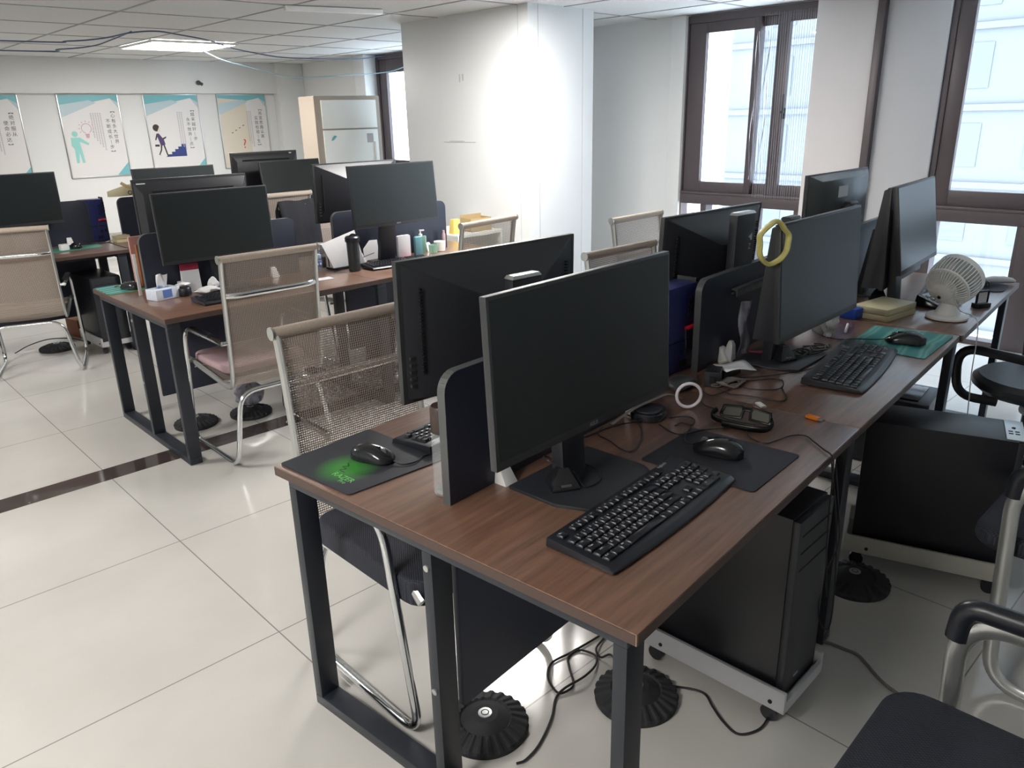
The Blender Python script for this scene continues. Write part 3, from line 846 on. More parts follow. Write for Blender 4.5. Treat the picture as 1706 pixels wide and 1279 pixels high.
    st = c.build('stand', M['mon'], r, bevel=0.004)
    q_ = G(); q_.loft([[(-nw*0.92, yb+ys-0.016, ctop), (nw*0.92, yb+ys-0.016, ctop), (nw*0.92, yb+ys+0.02, ctop), (-nw*0.92, yb+ys+0.02, ctop)],
                       [(-nw*0.80, yb+ys-0.012, ctop+0.009), (nw*0.80, yb+ys-0.012, ctop+0.009), (nw*0.80, yb+ys+0.016, ctop+0.009), (-nw*0.80, yb+ys+0.016, ctop+0.009)]])
    q_.build('stand_cap', M['alu'] if style == 'pyramid' else M['bezel'], st, bevel=0.002)
    q_ = G(); q_.b2(-0.03, 0.03, back-0.006+ys*0.9, yb+ys, zc-0.035, zc+0.035); q_.build('arm', M['mon'], r, bevel=0.003)
    p = G()
    p.prism([(bx+u_*bs, cyb+v_*bs) for u_, v_ in ((-0.15, 0.09), (-0.15, -0.05), (-0.115, -0.135), (0.125, -0.135), (0.155, -0.09), (0.155, 0.09))], 0.0, 0.009)
    p.build('base_plate', M['mon'], r, bevel=0.003)
    return r
m_near = monitor('nearest monitor, big dark matte screen facing the camera at the front of the row', (1.215, 1.027, 0.934, -86.8, 2.6, 0.616, 0.347), 'flat', base=(0.07, 0.10), logo='ASUS', neck=0.085)
monitor('back of the big dark monitor with a chrome-capped stand, left of the nearest screen', (1.356, 1.519, 0.904, 87.6, 0.9, 0.606, 0.365), 'pyramid', base=(0, 0.15), depth=0.088, ncol=0.455, neck=0.11, bs=0.6)
m3 = monitor('back of the dark monitor whose tall black stand bears a small silver mark', (2.493, 1.578, 0.895, 88.5, 3.4, 0.61, 0.36), 'pyramid', base=(-0.0, 0.14), depth=0.088, ncol=0.495, neck=0.13, bs=0.3)
monitor('dark greenish screen with the yellow ring over its corner', (2.436, 1.086, 0.914, -87.5, 4.2, 0.611, 0.36), 'wedge', base=(0.07, 0.175), depth=0.075, ncol=0.50)
monitor('thin monitor seen from behind, white sticker on its grey back, by the window pier', (3.64, 1.627, 0.943, 90.5, -0.4, 0.628, 0.371), 'thin', sticker=(0.03, 0.285, 0.10, 0.05), lit=True, base=(0, -0.02), bs=0.6)
monitor('monitor seen edge-on as a dark wedge, between the white-stickered back and the glaring screen', (3.718, 1.300, 0.838, -84, 2.0, 0.618, 0.433), 'wedge', base=(0, 0.17), depth=0.075, ncol=0.30, bs=0.55)
monitor('glaring pale screen reflecting the window, nearest the big glass', (3.502, 1.162, 0.951, -83.6, 9.2, 0.593, 0.349), 'flat', base=(0.06, 0.09), bs=0.45, gloss=True)
monitor('dark screen with a small silver mark, behind the black tumbler', (2.755, 3.881, 0.987, -91, 4.8, 0.61, 0.356), 'flat', logo='ASUS', base=(0.0, 0.16), neck=0.11, bs=0.7)
monitor('back of a dark monitor on the far side, behind the tumbler screen', (2.781, 4.369, 0.981, 88.5, 2.1, 0.61, 0.359), 'pyramid', depth=0.088, base=(0, 0.09))
monitor('large dark screen on the second row behind the tissue box', (1.696, 4.007, 0.915, -89.8, 2.7, 0.612, 0.354), 'flat', base=(0.0, 0.03))
monitor('dark monitor back with white tape on its corner and a bright highlight', (1.73, 4.362, 0.959, 85.6, -0.2, 0.61, 0.36), 'slot', sticker=(0.262, 0.318, 0.045, 0.045), base=(0, 0.09))
monitor('dark screen edge showing just above the white-taped monitor back', (2.30, 6.05, 0.93, -90, 3.5, 0.61, 0.36), 'flat')
monitor('dark monitor back with a slot and tiny sticker below the question mark poster', (3.305, 6.637, 0.987, 87.2, 3.2, 0.61, 0.36), 'slot', sticker=(-0.24, 0.335, 0.022, 0.018), base=(0, 0.05))
monitor('dark greenish screen in the back row left of the vented monitor back', (3.424, 6.327, 0.917, -84, 8, 0.61, 0.359), 'flat', base=(0, 0.03))
monitor('dark teal-black screen cut by the left picture edge', (1.275, 6.392, 0.931, -87.4, 0, 0.61, 0.358), 'flat', base=(0, -0.02))
# silver mark on the tall stand of the third monitor
q = G(); mxs = T((-0.012, 0.174, 0.405)) @ Rz(R(180)) @ Rx(R(90))
q.add([(-0.014+i*0.0, 0, 0) for i in range(0)], [])
q.add([(-0.013, 0.012, 0), (0.013, 0.026, 0), (0.013, 0.0, 0), (0.004, 0.0, 0), (-0.002, 0.010, 0)], [(0, 1, 2, 3, 4)], mxs)
vs, fs = text_geo('Z', 0.028); q.add(vs, fs, mxs @ T((0, -0.022, 0)))
q.build('stand_mark', M['silver'], m3)

# yellow ring hung on the corner
g = G(); pts = [(0.046*cos(2*pi*i/16)*(1+0.08*sin(i*2.1)), 0, 0.060*sin(2*pi*i/16)*(1+0.06*cos(i*1.7))) for i in range(16)]
g.tube(pts, 0.01, n=8, closed=True, smooth=4, flat=(0.013, 0.007, (0, 1, 0)))
tag(g.build('tape_ring', M['yellow'], smooth=True), 'crinkled yellow tape ring hanging on the corner of a dark screen', 'ring', loc=D(2.200, 0.893, 1.222), rz=D1+R(-38))

# prism shaped stereo emitters on the base plates
def emitter(label, loc, rz, s=1.0):
    r = root('infrared_emitter', label, 'emitter', loc, rz, 'pyramid emitters on monitor bases')
    g_ = G(); a = 0.034*s
    g_.loft([[(-a, -a, 0), (a, -a, 0), (a, a, 0), (-a, a, 0)], [(-a, -a, 0.006), (a, -a, 0.006), (a, a, 0.006), (-a, a, 0.006)], [(-a*0.36, -a*0.3, 0.05*s), (a*0.36, -a*0.3, 0.05*s), (a*0.36, a*0.5, 0.05*s), (-a*0.36, a*0.5, 0.05*s)]])
    g_.build('body', M['mong'], r, bevel=0.002)
    q_ = G(); q_.b2(-0.012, 0.012, -a-0.001, -a+0.004, 0.012, 0.016, Rx(0)); q_.build('emblem', M['grey_edge'], r)
    return r
emitter('black pyramid emitter on the nearest monitor base', D(1.315, 0.995, 0.7595), D1+R(-35))
emitter('black pyramid emitter with silver edge under the ringed screen', D(2.575, 0.975, 0.7595), D1+R(-30))
cable('emitter_cable', [D(1.315, 0.998, 0.808), D(1.30, 1.03, 0.822), D(1.325, 1.05, 0.815), D(1.345, 0.99, 0.79), D(1.337, 0.95, 0.764), D(1.36, 0.935, 0.763), D(1.40, 0.945, 0.763), D(1.43, 0.985, 0.764), D(1.43, 1.02, 0.768)], 0.002, M['cable'], 'thin black cable looping from the nearest pyramid emitter round the stand')

# ================================================================== KEYBOARDS, MICE, MATS
KU = 0.0190
def keyboard(label, loc, rz, L=0.455, Wd=0.165, detail=True, legends=False, group='black desktop keyboards', tape=False):
    """typist at -y, numpad at +x"""
    r = root('keyboard', label, 'keyboard', loc, rz, group)
    a, b = L/2, Wd/2
    g_ = G()
    sec = []
    for i in range(13):
        x_ = -a + L*i/12
        bow = 0.010*(1-(2*i/12-1)**2)
        sec.append([(x_, -b-bow, 0.002), (x_, -b-bow, 0.009), (x_, -b-bow+0.012, 0.0165), (x_, -b+0.020, 0.0165), (x_, b, 0.026), (x_, b+0.002, 0.004)])
    g_.loft(sec); g_.build('body', M['blk'], r, bevel=0.003)
    u = (L-0.03)/22.6; rows_y = [-b+0.030+i*u*0.985 for i in range(5)] + [-b+0.030+5.45*u*0.985]
    slope = (0.026-0.0165)/(2*b-0.02)
    keys = []
    main = [[(1.25, 3), (6.25, 1), (1.25, 4)], [(2.25, 1), (1, 10), (2.75, 1)], [(1.75, 1), (1, 11), (2.25, 1)], [(1.5, 1), (1, 12), (1.5, 1)], [(1, 13), (2, 1)]]
    for ri, row in enumerate(main):
        x_ = 0
        for wdt, n_ in row:
            for _ in range(n_): keys.append((x_+wdt/2, ri, wdt)); x_ += wdt
    for k_ in (0.5, 2.5, 3.5, 4.5, 5.5, 7, 8, 9, 10, 11.5, 12.5, 13.5, 14.5): keys.append((k_, 5, 1))
    for k_ in (15.9, 16.9, 17.9):
        keys += [(k_, 0, 1), (k_, 3, 1), (k_, 4, 1), (k_, 5, 1)]
    keys.append((16.9, 1, 1))
    for ri in range(1, 5):
        for k_ in (19.2, 20.2, 21.2): keys.append((k_, ri, 1))
    keys += [(19.7, 0, 2), (21.2, 0, 1), (22.1, 4, 0.9), (22.1, 3, 0.9), (22.1, 2, 0.9), (22.1, 0.5, 0.9)]
    cache = {}
    def keyshape(w_):
        aw, ad = u*w_/2-0.0012, u/2-0.0012
        return ([(-aw, -ad, 0), (aw, -ad, 0), (aw, ad, 0), (-aw, ad, 0), (-aw+0.0018, -ad+0.001, 0.0055), (aw-0.0018, -ad+0.001, 0.0055), (aw-0.0018, ad-0.003, 0.0065), (-aw+0.0018, ad-0.003, 0.0065)],
                [(0, 3, 2, 1), (4, 5, 6, 7), (0, 1, 5, 4), (1, 2, 6, 5), (2, 3, 7, 6), (3, 0, 4, 7)])
    def pos(kx, ri):
        yy = -b+0.030+(ri if ri < 5 else 5.35)*u*0.985
        return (-a+0.014+kx*u, yy, 0.0165+(yy+b-0.02)*slope+0.0005)
    if detail:
        for i, (kx, ri, w_) in enumerate(keys):
            p = pos(kx, ri)
            if i < 99:
                if w_ not in cache:
                    vs_, fs_ = keyshape(w_); q_ = G(); q_.add(vs_, fs_); o = q_.build('key', M['key'], r, bevel=0.0008, seg=1); cache[w_] = o
                else:
                    o = cache[w_].copy(); COL.objects.link(o); o.parent = r
                o.location = p
            else:
                if 'rest' not in cache: cache['rest'] = G()
                vs_, fs_ = keyshape(w_); cache['rest'].add(vs_, fs_, T(p))
        if 'rest' in cache:
            o = cache['rest'].build('remaining_keys', M['key'], r); o['kind'] = 'stuff'
    else:
        q_ = G()
        for kx, ri, w_ in keys:
            vs_, fs_ = keyshape(w_); q_.add(vs_, fs_, T(pos(kx, ri)))
        q_.build('keys', M['key'], r)
    if legends:
        q_ = G()
        def put(ch, kx, ri, s_=0.006, dx=-0.003, dy=0.002):
            p = pos(kx, ri); vs_, fs_ = text_geo(ch, s_*1.35); q_.add(vs_, fs_, T((p[0]+dx, p[1]+dy, p[2]+0.0074)) @ Rx(R(4)))
        for i, ch in enumerate('`1234567890-='): put(ch, 0.5+i, 4)
        for i, ch in enumerate('QWERTYUIOP[]'): put(ch, 2.0+i, 3)
        for i, ch in enumerate("ASDFGHJKL;'"): put(ch, 2.25+i, 2)
        for i, ch in enumerate('ZXCVBNM,./'): put(ch, 2.75+i, 1)
        for i, k_ in enumerate((2.5, 3.5, 4.5, 5.5, 7, 8, 9, 10, 11.5, 12.5, 13.5, 14.5)): put('F%d' % (i+1), k_, 5, 0.0045)
        put('Esc', 0.5, 5, 0.0045); put('Tab', 0.75, 3, 0.0045); put('Caps', 0.85, 2, 0.0045); put('Shift', 1.1, 1, 0.0045); put('Ctrl', 0.62, 0, 0.0045); put('Alt', 3.12, 0, 0.0045)
        put('Enter', 13.9, 2, 0.0045); put('Shift', 13.6, 1, 0.0045); put('Ctrl', 14.4, 0, 0.0045)
        for i, ch in enumerate('123456789'): put(ch, 19.2+i % 3, 1+i//3, 0.006)
        put('0', 19.4, 0); put('.', 21.2, 0)
        for j, ln in enumerate((('Del', 'End', 'PgDn'), ('Ins', 'Home', 'PgUp'))):
            for i, ch in enumerate(ln): put(ch, 15.9+i, 3+j, 0.004)
        vs_, fs_ = text_geo('logitech', 0.012); q_.add(vs_, fs_, T((a-0.075, b-0.008, 0.0268)) @ Rx(R(3)))
        q_.build('key_legends', M['legend'], r)
    q_ = G(); q_.b2(a-0.085, a-0.02, b-0.012+0.004, b-0.004, 0.0255, 0.0262)
    for i in range(3): q_.add([(a-0.075+i*0.02, b-0.02, 0.0262), (a-0.071+i*0.02, b-0.02, 0.0262), (a-0.071+i*0.02, b-0.017, 0.0262), (a-0.075+i*0.02, b-0.017, 0.0262)], [(0, 1, 2, 3)])
    if not legends: q_.build('indicator_strip', M['mong'], r)
    return r
keyboard('nearest black keyboard, in front of the nearest monitor base', D(1.338, 0.775, 0.751), D1+R(-0.5), 0.515, 0.165, legends=True)
keyboard('black keyboard with dense keys, in front of the ringed screen', D(2.64, 0.760, 0.751), D1+R(4.5), 0.53, 0.185, legends=False)
keyboard('black keyboard with its keypad end showing behind the near divider', D(1.485, 1.455, 0.751), D1+R(180), 0.47, 0.15)
keyboard('small keyboard with white legends left of the second row chair', (1.66, 3.77, 0.751), R(3), 0.45, 0.15, detail=False)
keyboard('keyboard on the second row right of the black tumbler', (2.72, 3.862, 0.751), R(-4), 0.44, 0.15, detail=False)
keyboard('pale-lit keyboard flat behind the white fan near the glaring screen', D(3.95, 0.80, 0.751), D1+R(8), 0.44, 0.14, detail=False)

def mat_pad(name, label, pts, m_, z=0.7505, th=0.003, group=None, loc=None, rr=0.012):
    """pts: 4 corners in desk frame -> pad object with local origin at centre"""
    cx = sum(p[0] for p in pts)/4; cy = sum(p[1] for p in pts)/4
    P = [Vector((p[0]-cx, p[1]-cy, 0)) for p in pts]
    out = []
    for i in range(4):
        a_, b_, c_ = P[i-1], P[i], P[(i+1) % 4]
        u = (a_-b_).normalized(); v = (c_-b_).normalized()
        for j in range(5):
            t = j/4; q_ = (b_+u*rr)*(1-t)**2 + b_*2*t*(1-t)+(b_+v*rr)*t*t; out.append((q_.x, q_.y))
    g_ = G(); g_.prism(out, 0, th); o = g_.build(name, m_, bevel=0.001)
    return tag(o, label, 'mouse mat', group, loc=D(cx, cy, z), rz=D1)
rz_pad = mat_pad('mouse_mat', 'black mouse mat printed with a green glow and lettering at the desk corner', [(0.975, 1.655), (0.975, 1.370), (1.262, 1.335), (1.27, 1.655)], M['razer'])
q = G()
mxr = T((-0.095, -0.02, 0.0034)) @ Rz(R(-90))
vs, fs = text_geo('RAZER', 0.026); q.add(vs, fs, mxr @ T((0.028, 0.0, 0)))
vs, fs = text_geo('Pro', 0.018); q.add(vs, fs, mxr @ T((0.045, -0.017, 0)))
vs, fs = text_geo('RAZER', 0.014); q.add(vs, fs, T((0.06, -0.03, 0.0034)) @ Rz(R(-90)))
q.build('lettering', M['green'], rz_pad)
q = G(); q.tube([(-0.075, -0.028, 0.003), (-0.072, -0.005, 0.003), (-0.060, -0.015, 0.003), (-0.055, 0.005, 0.003), (-0.045, -0.005, 0.003), (-0.035, 0.01, 0.003)], 0.0016, n=6, smooth=4, flat=(0.0006, 0.0018, (0, 0, 1)))
q.build('snake_print', M['dgreen'], rz_pad)
mat_pad('mouse_mat', 'plain black cloth mouse mat beside the nearest keyboard', [(1.567, 0.935), (1.572, 0.632), (1.837, 0.626), (1.835, 0.930)], M['padblk'])
mat_pad('mouse_mat', 'teal swirl-printed mouse mat right of the dense-keyed keyboard', [(2.905, 0.868), (2.885, 0.593), (3.262, 0.582), (3.248, 0.868)], M['teal'])
mat_pad('mouse_mat', 'grey-blue wrist mouse mat at the far window corner of the near row', [(4.19, 0.75), (4.19, 0.58), (4.40, 0.58), (4.40, 0.75)], M['padblk'], rr=0.05)
def wpad(label, pts, m_):
    o = mat_pad('mouse_mat', label, pts, m_); cx = sum(p[0] for p in pts)/4; cy = sum(p[1] for p in pts)/4
    o.location = (cx, cy, 0.7505); o.rotation_euler = (0, 0, 0); return o
wpad('turquoise leaf-patterned mouse mat at the second row desk end', [(1.205, 4.585), (1.205, 4.34), (1.415, 4.34), (1.415, 4.585)], M['teal2'])
wpad('plain green mouse mat on the back row beside the blue case', [(1.40, 6.37), (1.38, 6.15), (1.75, 6.20), (1.76, 6.38)], M['tealflat'])

def mouse(label, loc, rz, s=1.0, group='black computer mice'):
    """nose (cable end) towards +y"""
    r = root('computer_mouse', label, 'mouse', loc, rz, group)
    g_ = G(); rings = []
    n_ = 20
    for i in range(15):
        t = i/14; y_ = (-0.058+0.116*t)*s
        wdt = (0.031*(1-abs(2*t-1)**3.2)**0.5+0.001)*s*(1-0.10*sin(pi*t)**2)
        hh = 0.039*s*(sin(pi*min(1, (t*0.86+0.10)))**0.7)*(1-0.30*t)+0.001
        ring = []
        for j in range(n_):
            an = 2*pi*j/n_
            cx_ = wdt*(abs(cos(an))**0.75)*(1 if cos(an) > 0 else -1)
            cz_ = sin(an)
            ring.append((cx_, y_, (0.004+hh*abs(cz_)**0.8) if cz_ > 0 else 0.004-0.003*abs(cz_)))
        rings.append(ring)
    g_.loft(rings); g_.build('shell', M['mong'], r, smooth=True)
    q_ = G(); q_.lathe([(0.002, -0.004), (0.0085*s, -0.0035), (0.0085*s, 0.0035), (0.002, 0.004)], 16, T((0, 0.032*s, 0.0245*s)) @ Ry(R(90))); q_.build('scroll_wheel', M['grey_edge'], r, smooth=True)
    q_ = G(); q_.b2(-0.0006, 0.0006, 0.006*s, 0.024*s, 0.030*s, 0.0362*s); q_.build('button_seam', M['slot'], r)
    return r
mouse('black mouse on the green-glow mat at the desk corner', D(1.140, 1.478, 0.7545), D1+R(196), 1.1)
mouse('black mouse on the plain black mat', D(1.715, 0.795, 0.7545), D1+R(8), 1.15)
mouse('large black mouse on the teal swirl mat', D(3.045, 0.700, 0.7545), D1+R(12), 1.2)
mouse('black mouse on the grey-blue mat by the window', D(4.27, 0.70, 0.7545), D1+R(30), 1.0)
mouse('black mouse on the turquoise leaf mat', (1.335, 4.40, 0.7545), R(20), 1.1)
mouse('black mouse on the plain green mat by the posters', (1.585, 6.27, 0.7545), R(0), 1.1)
cable('mouse_cable', [D(1.157, 1.418, 0.762), D(1.162, 1.39, 0.757), D(1.196, 1.375, 0.757), D(1.235, 1.385, 0.7565), D(1.277, 1.372, 0.754), D(1.33, 1.34, 0.754), D(1.40, 1.25, 0.754)], 0.0018, M['cable'], 'thin black cable of the mouse on the green-glow mat')
cable('mouse_cable', [D(1.708, 0.858, 0.764), D(1.722, 0.890, 0.758), D(1.768, 0.917, 0.7575), D(1.818, 0.930, 0.757), D(1.86, 0.96, 0.753)], 0.0018, M['cable'], 'thin black cable of the mouse on the plain black mat')
cable('mouse_cable', [D(3.03, 0.762, 0.764), D(3.02, 0.80, 0.758), D(2.99, 0.86, 0.757), D(2.96, 0.92, 0.753), D(2.99, 1.0, 0.753), D(3.1, 1.08, 0.753)], 0.0018, M['cable'], 'thin black cable of the large mouse on the teal mat')
cable('mouse_cable', [(1.31, 4.46, 0.762), (1.29, 4.52, 0.7565), (1.33, 4.56, 0.756), (1.36, 4.58, 0.756)], 0.0018, M['cable'], 'short black cable of the mouse on the turquoise mat')

# wrist rest
g = G(); g.tube([(-0.08, 0, 0.014), (-0.05, 0.004, 0.018), (0, 0.008, 0.017), (0.05, 0.004, 0.017), (0.08, -0.004, 0.012)], [0.008]+[0.017]*30+[0.006]*0, n=12) if False else g.tube([(-0.08, 0, 0.012), (-0.06, 0.002, 0.018), (-0.02, 0.006, 0.021), (0.03, 0.006, 0.02), (0.07, 0, 0.016), (0.085, -0.004, 0.011)], [0.008, 0.016, 0.019, 0.018, 0.013, 0.007], n=12)
tag(g.build('wrist_rest', M['bag'], smooth=True), 'crumpled whitish wrist rest beside the mouse at the window corner', 'wrist rest', loc=D(4.375, 0.635, 0.7545), rz=D1+R(-50))

# ================================================================== SMALL THINGS ON THE NEAR ROW
# 3D glasses
gl = root('stereo_glasses', 'chunky black stereo glasses with dark lenses lying on the desk', 'glasses', D(1.962, 0.835, 0.7505), D1+R(-84))
def lensframe(sx):
    o = [(sx*0.010, 0.006), (sx*0.072, 0.003), (sx*0.076, 0.012), (sx*0.070, 0.040), (sx*0.012, 0.046), (sx*0.006, 0.036)]
    i = [(sx*0.017, 0.013), (sx*0.064, 0.009), (sx*0.067, 0.014), (sx*0.062, 0.034), (sx*0.017, 0.039), (sx*0.013, 0.032)]
    return o, i
g = G(); tl = T((0, 0, 0.002)) @ Rx(R(58))
for sx in (-1, 1):
    o, i = lensframe(sx)
    n_ = 6
    vs_ = [(x, y, -0.004) for x, y in o]+[(x, y, -0.004) for x, y in i]+[(x, y, 0.005) for x, y in o]+[(x, y, 0.005) for x, y in i]
    fs_ = []
    for j in range(n_):
        k_ = (j+1) % n_
        fs_ += [(j, k_, n_+k_, n_+j), (2*n_+j, 3*n_+j, 3*n_+k_, 2*n_+k_), (j, 2*n_+j, 2*n_+k_, k_), (n_+j, n_+k_, 3*n_+k_, 3*n_+j)]
    g.add(vs_, fs_, tl)
g.box((0, 0.037, 0), (0.03, 0.012, 0.010), tl)
g.build('front_frame', M['gblk'], gl, bevel=0.0015)
for sx in (-1, 1):
    o, i = lensframe(sx)
    q = G(); q.prism(i, -0.001, 0.001, mx=tl); q.build('lens', M['lens'], gl)
    q = G(); q.tube([(sx*0.078, -0.012, 0.026), (sx*0.084, 0.0, 0.014), (sx*0.074, 0.03, 0.010), (sx*0.02, 0.044+0.006*sx, 0.009)] if False else [(sx*0.078, -0.012, 0.030), (sx*0.086, -0.03, 0.018), (sx*0.060, -0.046-0.008*sx, 0.010), (-sx*0.045, -0.050-0.008*sx, 0.008)], 0.008, n=8, smooth=5, flat=(0.009, 0.004, (0, 0, 1)))
    q.build('temple', M['gblk'], gl, smooth=True)
# usb sticks
u_ = root('usb_stick', 'orange usb stick near the desk edge', 'usb stick', D(2.108, 0.695, 0.7505), D1+R(-103))
g = G(); g.b2(-0.019, 0.019, -0.009, 0.009, 0, 0.008); g.build('body', M['orange'], u_, bevel=0.0015)
g = G(); g.b2(0.019, 0.031, -0.006, 0.006, 0.0015, 0.0060); g.build('plug', M['alu'], u_)
u_ = root('usb_stick', 'small white usb stick behind the stereo glasses', 'usb stick', D(2.114, 0.853, 0.7505), D1+R(-125))
g = G(); g.b2(-0.020, 0.016, -0.009, 0.009, 0, 0.007); g.build('body', M['white'], u_, bevel=0.0025)
g = G(); g.b2(0.016, 0.024, -0.006, 0.006, 0.0015, 0.0055); g.build('plug', M['alu'], u_)
# white ring standing up in a clip, headphone-like puck with band
g = G(); g.tube([(0.037*cos(2*pi*i/24), 0, 0.042+0.037*sin(2*pi*i/24)) for i in range(24)], 0.005, n=8, closed=True, flat=(0.006, 0.005, (0, 1, 0)))
tag(g.build('white_ring', M['whitering'], smooth=True), 'glossy white ring standing upright on the cables', 'ring', loc=D(1.965, 1.015, 0.751), rz=D1+R(-45))
pk = root('drive_puck', 'black round-cornered device with a grey strap beside the white ring', 'external device', D(1.838, 1.075, 0.751), D1+R(10))
g = G(); g.prism(rrect(0.10, 0.095, 0.035), 0, 0.022); g.prism(rrect(0.085, 0.08, 0.03), 0.022, 0.028); g.build('body', M['blk'], pk, bevel=0.004)
g = G(); g.tube([(0.05*cos(2*pi*i/20), 0.05*sin(2*pi*i/20), 0.008) for i in range(20)], 0.003, n=6, closed=True); g.build('coiled_cable', M['cable'], pk, smooth=True)
g = G(); g.tube([(-0.13, 0.06, 0.012), (-0.05, 0.03, 0.034), (0.04, 0.0, 0.040), (0.10, -0.02, 0.040), (0.14, -0.05, 0.02)], 0.004, n=8, smooth=6, flat=(0.002, 0.006, (0, 0, 1))); g.build('strap', M['cableg'], pk, smooth=True)
# grey mouse-like thing and adapters
g = G(); rings = []
for i in range(11):
    t = i/10; hh = 0.036*sin(pi*(0.12+0.8*t))**0.7; w_ = 0.036*(1-abs(2*t-1)**3)**0.5+0.004
    rings.append([(w_*cos(2*pi*j/16), -0.06+0.12*t, max(0.0, hh*0.55+hh*0.5*sin(2*pi*j/16))) for j in range(16)])
g.loft(rings)
tag(g.build('barcode_scanner', M['leatherette'], smooth=True), 'blue-grey rounded handheld device behind the white ring', 'handheld device', loc=D(2.125, 1.125, 0.751), rz=D1+R(-80))
def adapter(label, loc, rz, d):
    r = root('power_adapter', label, 'power adapter', loc, rz, 'black power bricks')
    g_ = G(); g_.b2(-d[0]/2, d[0]/2, -d[1]/2, d[1]/2, 0, d[2]); g_.build('body', M['blk'], r, bevel=0.004)
    g_ = G(); g_.b2(-d[0]/2-0.006, -d[0]/2+0.001, -0.008, 0.008, d[2]*0.3, d[2]*0.7); g_.build('socket', M['slot'], r, bevel=0.001)
adapter('black power brick beside the folded white paper', D(2.215, 1.060, 0.751), D1+R(20), (0.075, 0.05, 0.05))
adapter('low black power brick under the folded white paper', D(2.325, 1.07, 0.751), D1+R(-8), (0.10, 0.055, 0.028))
g = G(); rows = [[(-0.055+0.11*i/5, -0.045+0.09*j/5, 0.006*sin(i*0.9)*cos(j*0.8)) for i in range(6)] for j in range(6)]
g.sheet(rows)
tag(g.build('folded_paper', M['paper'], smooth=True, solid=0.001), 'folded white paper lying on the cables before the ringed screen', 'paper', loc=D(2.305, 1.03, 0.792), rz=D1+R(-35))
g = G(); g.b2(-0.02, 0.02, -0.008, 0.008, 0, 0.018)
tag(g.build('memo_slip', M['beige'], bevel=0.001), 'small cream slip behind the folded paper', 'paper slip', loc=D(2.40, 1.11, 0.751), rz=D1+R(-30))
g = G(); g.loft([[(-0.02, -0.014, 0), (0.02, -0.014, 0), (0.02, 0.014, 0), (-0.02, 0.014, 0)], [(-0.013, -0.012, 0.06), (0.014, -0.012, 0.06), (0.014, 0.010, 0.06), (-0.013, 0.010, 0.06)], [(-0.007, -0.006, 0.075), (0.008, -0.006, 0.075), (0.008, 0.006, 0.075), (-0.007, 0.006, 0.075)]])
tag(g.build('divider_wedge', M['bag'], bevel=0.002), 'frosted upright plastic wedge at the foot of the railed divider', 'plastic wedge', loc=D(2.47, 1.125, 0.751), rz=D1)
# blue desktop device case with vents, red clip
bc = root('blue_equipment_case', 'cobalt blue equipment case standing on the desk behind the nearest screen', 'equipment case', D(2.275, 1.205, 0.75), D1+R(-3), 'cobalt blue equipment cases')
g = G(); g.b2(-0.15, 0.075, 0.0, 0.09, 0, 0.30); g.build('body', M['bluecase'], bc, bevel=0.012)
g = G(); g.b2(0.075, 0.088, 0.01, 0.085, 0.0, 0.31); g.build('rear_bracket', M['blk'], bc, bevel=0.003)
g = G()
for i in range(6):
    for j in range(4):
        g.b2(0.02+i*0.012, 0.024+i*0.012, -0.002, 0.001, 0.19+j*0.018+i*0.004, 0.203+j*0.018+i*0.004)
g.b2(0.0, 0.025, -0.003, 0.002, 0.06, 0.08); g.b2(0.045, 0.06, -0.003, 0.002, 0.065, 0.085); g.b2(-0.03, 0.02, -0.003, 0.002, 0.02, 0.04)
g.build('vents', M['slot'], bc)
g = G(); g.b2(-0.10, 0.07, -0.004, 0.0, 0.110, 0.113); g.build('seam', M['slot'], bc)
g = G(); g.tube([(0.0, -0.004, 0.150), (0.035, -0.014, 0.155), (0.070, -0.006, 0.150)], 0.008, n=8, smooth=4); g.build('red_plug', M['red'], bc, smooth=True)
g = G(); g.tube([(0.0, -0.006, 0.150), (-0.02, -0.02, 0.11), (-0.02, -0.02, 0.07)], 0.0025, n=6, smooth=4); g.build('lead', M['cable'], bc, smooth=True)
bc2 = dup(bc, 'cobalt blue equipment case on the back row beside the green mouse mat', (1.84, 6.52, 0.75), R(2), 'cobalt blue equipment cases')
bc2.scale = (0.72, 1.0, 1.05)
# glass bottle behind the near divider
bt = root('glass_bottle', 'tall clear bottle with a brown cap behind the near divider', 'bottle', D(1.132, 1.199, 0.7505), 0)
g = G(); g.lathe([(0.020, 0.0), (0.029, 0.003), (0.030, 0.012), (0.029, 0.16), (0.026, 0.168)], 24); g.build('body', M['clear'], bt, smooth=True)
g = G(); g.lathe([(0.0285, 0.158), (0.0295, 0.16), (0.0295, 0.215), (0.026, 0.222)], 24); g.build('cap', M['copper'], bt, smooth=True)
g = G(); g.lathe([(0.018, 0.003), (0.024, 0.005), (0.024, 0.015), (0.015, 0.018)], 20); g.build('thick_base', M['silver'], bt, smooth=True)
# clear tall bag hung behind the ringed screen, red strips
g = G(); rows = [[(0.0+0.055*i/4+0.004*sin(k*1.1), 0.008*sin(i*1.4+k*0.7), 0.19-k*0.021) for i in range(5)] for k in range(10)]
g.sheet(rows)
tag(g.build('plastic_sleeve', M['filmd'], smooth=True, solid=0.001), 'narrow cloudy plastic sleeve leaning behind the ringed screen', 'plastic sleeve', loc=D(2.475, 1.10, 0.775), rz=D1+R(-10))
g = G(); g.tube([(-0.04, 0.03, 0.016), (0.0, 0.0, 0.006), (0.05, -0.03, 0.004), (0.09, -0.03, 0.005)], 0.01, n=6, smooth=4, flat=(0.003, 0.012, (0, 0, 1)))
tag(g.build('red_strap', M['crimson'], smooth=True), 'dark red strap under the left end of the ringed screen', 'strap', loc=D(2.58, 1.06, 0.762), rz=D1+R(10))
g = G(); g.lathe([(0.004, 0), (0.011, 0.002), (0.011, 0.008), (0.006, 0.012)], 14)
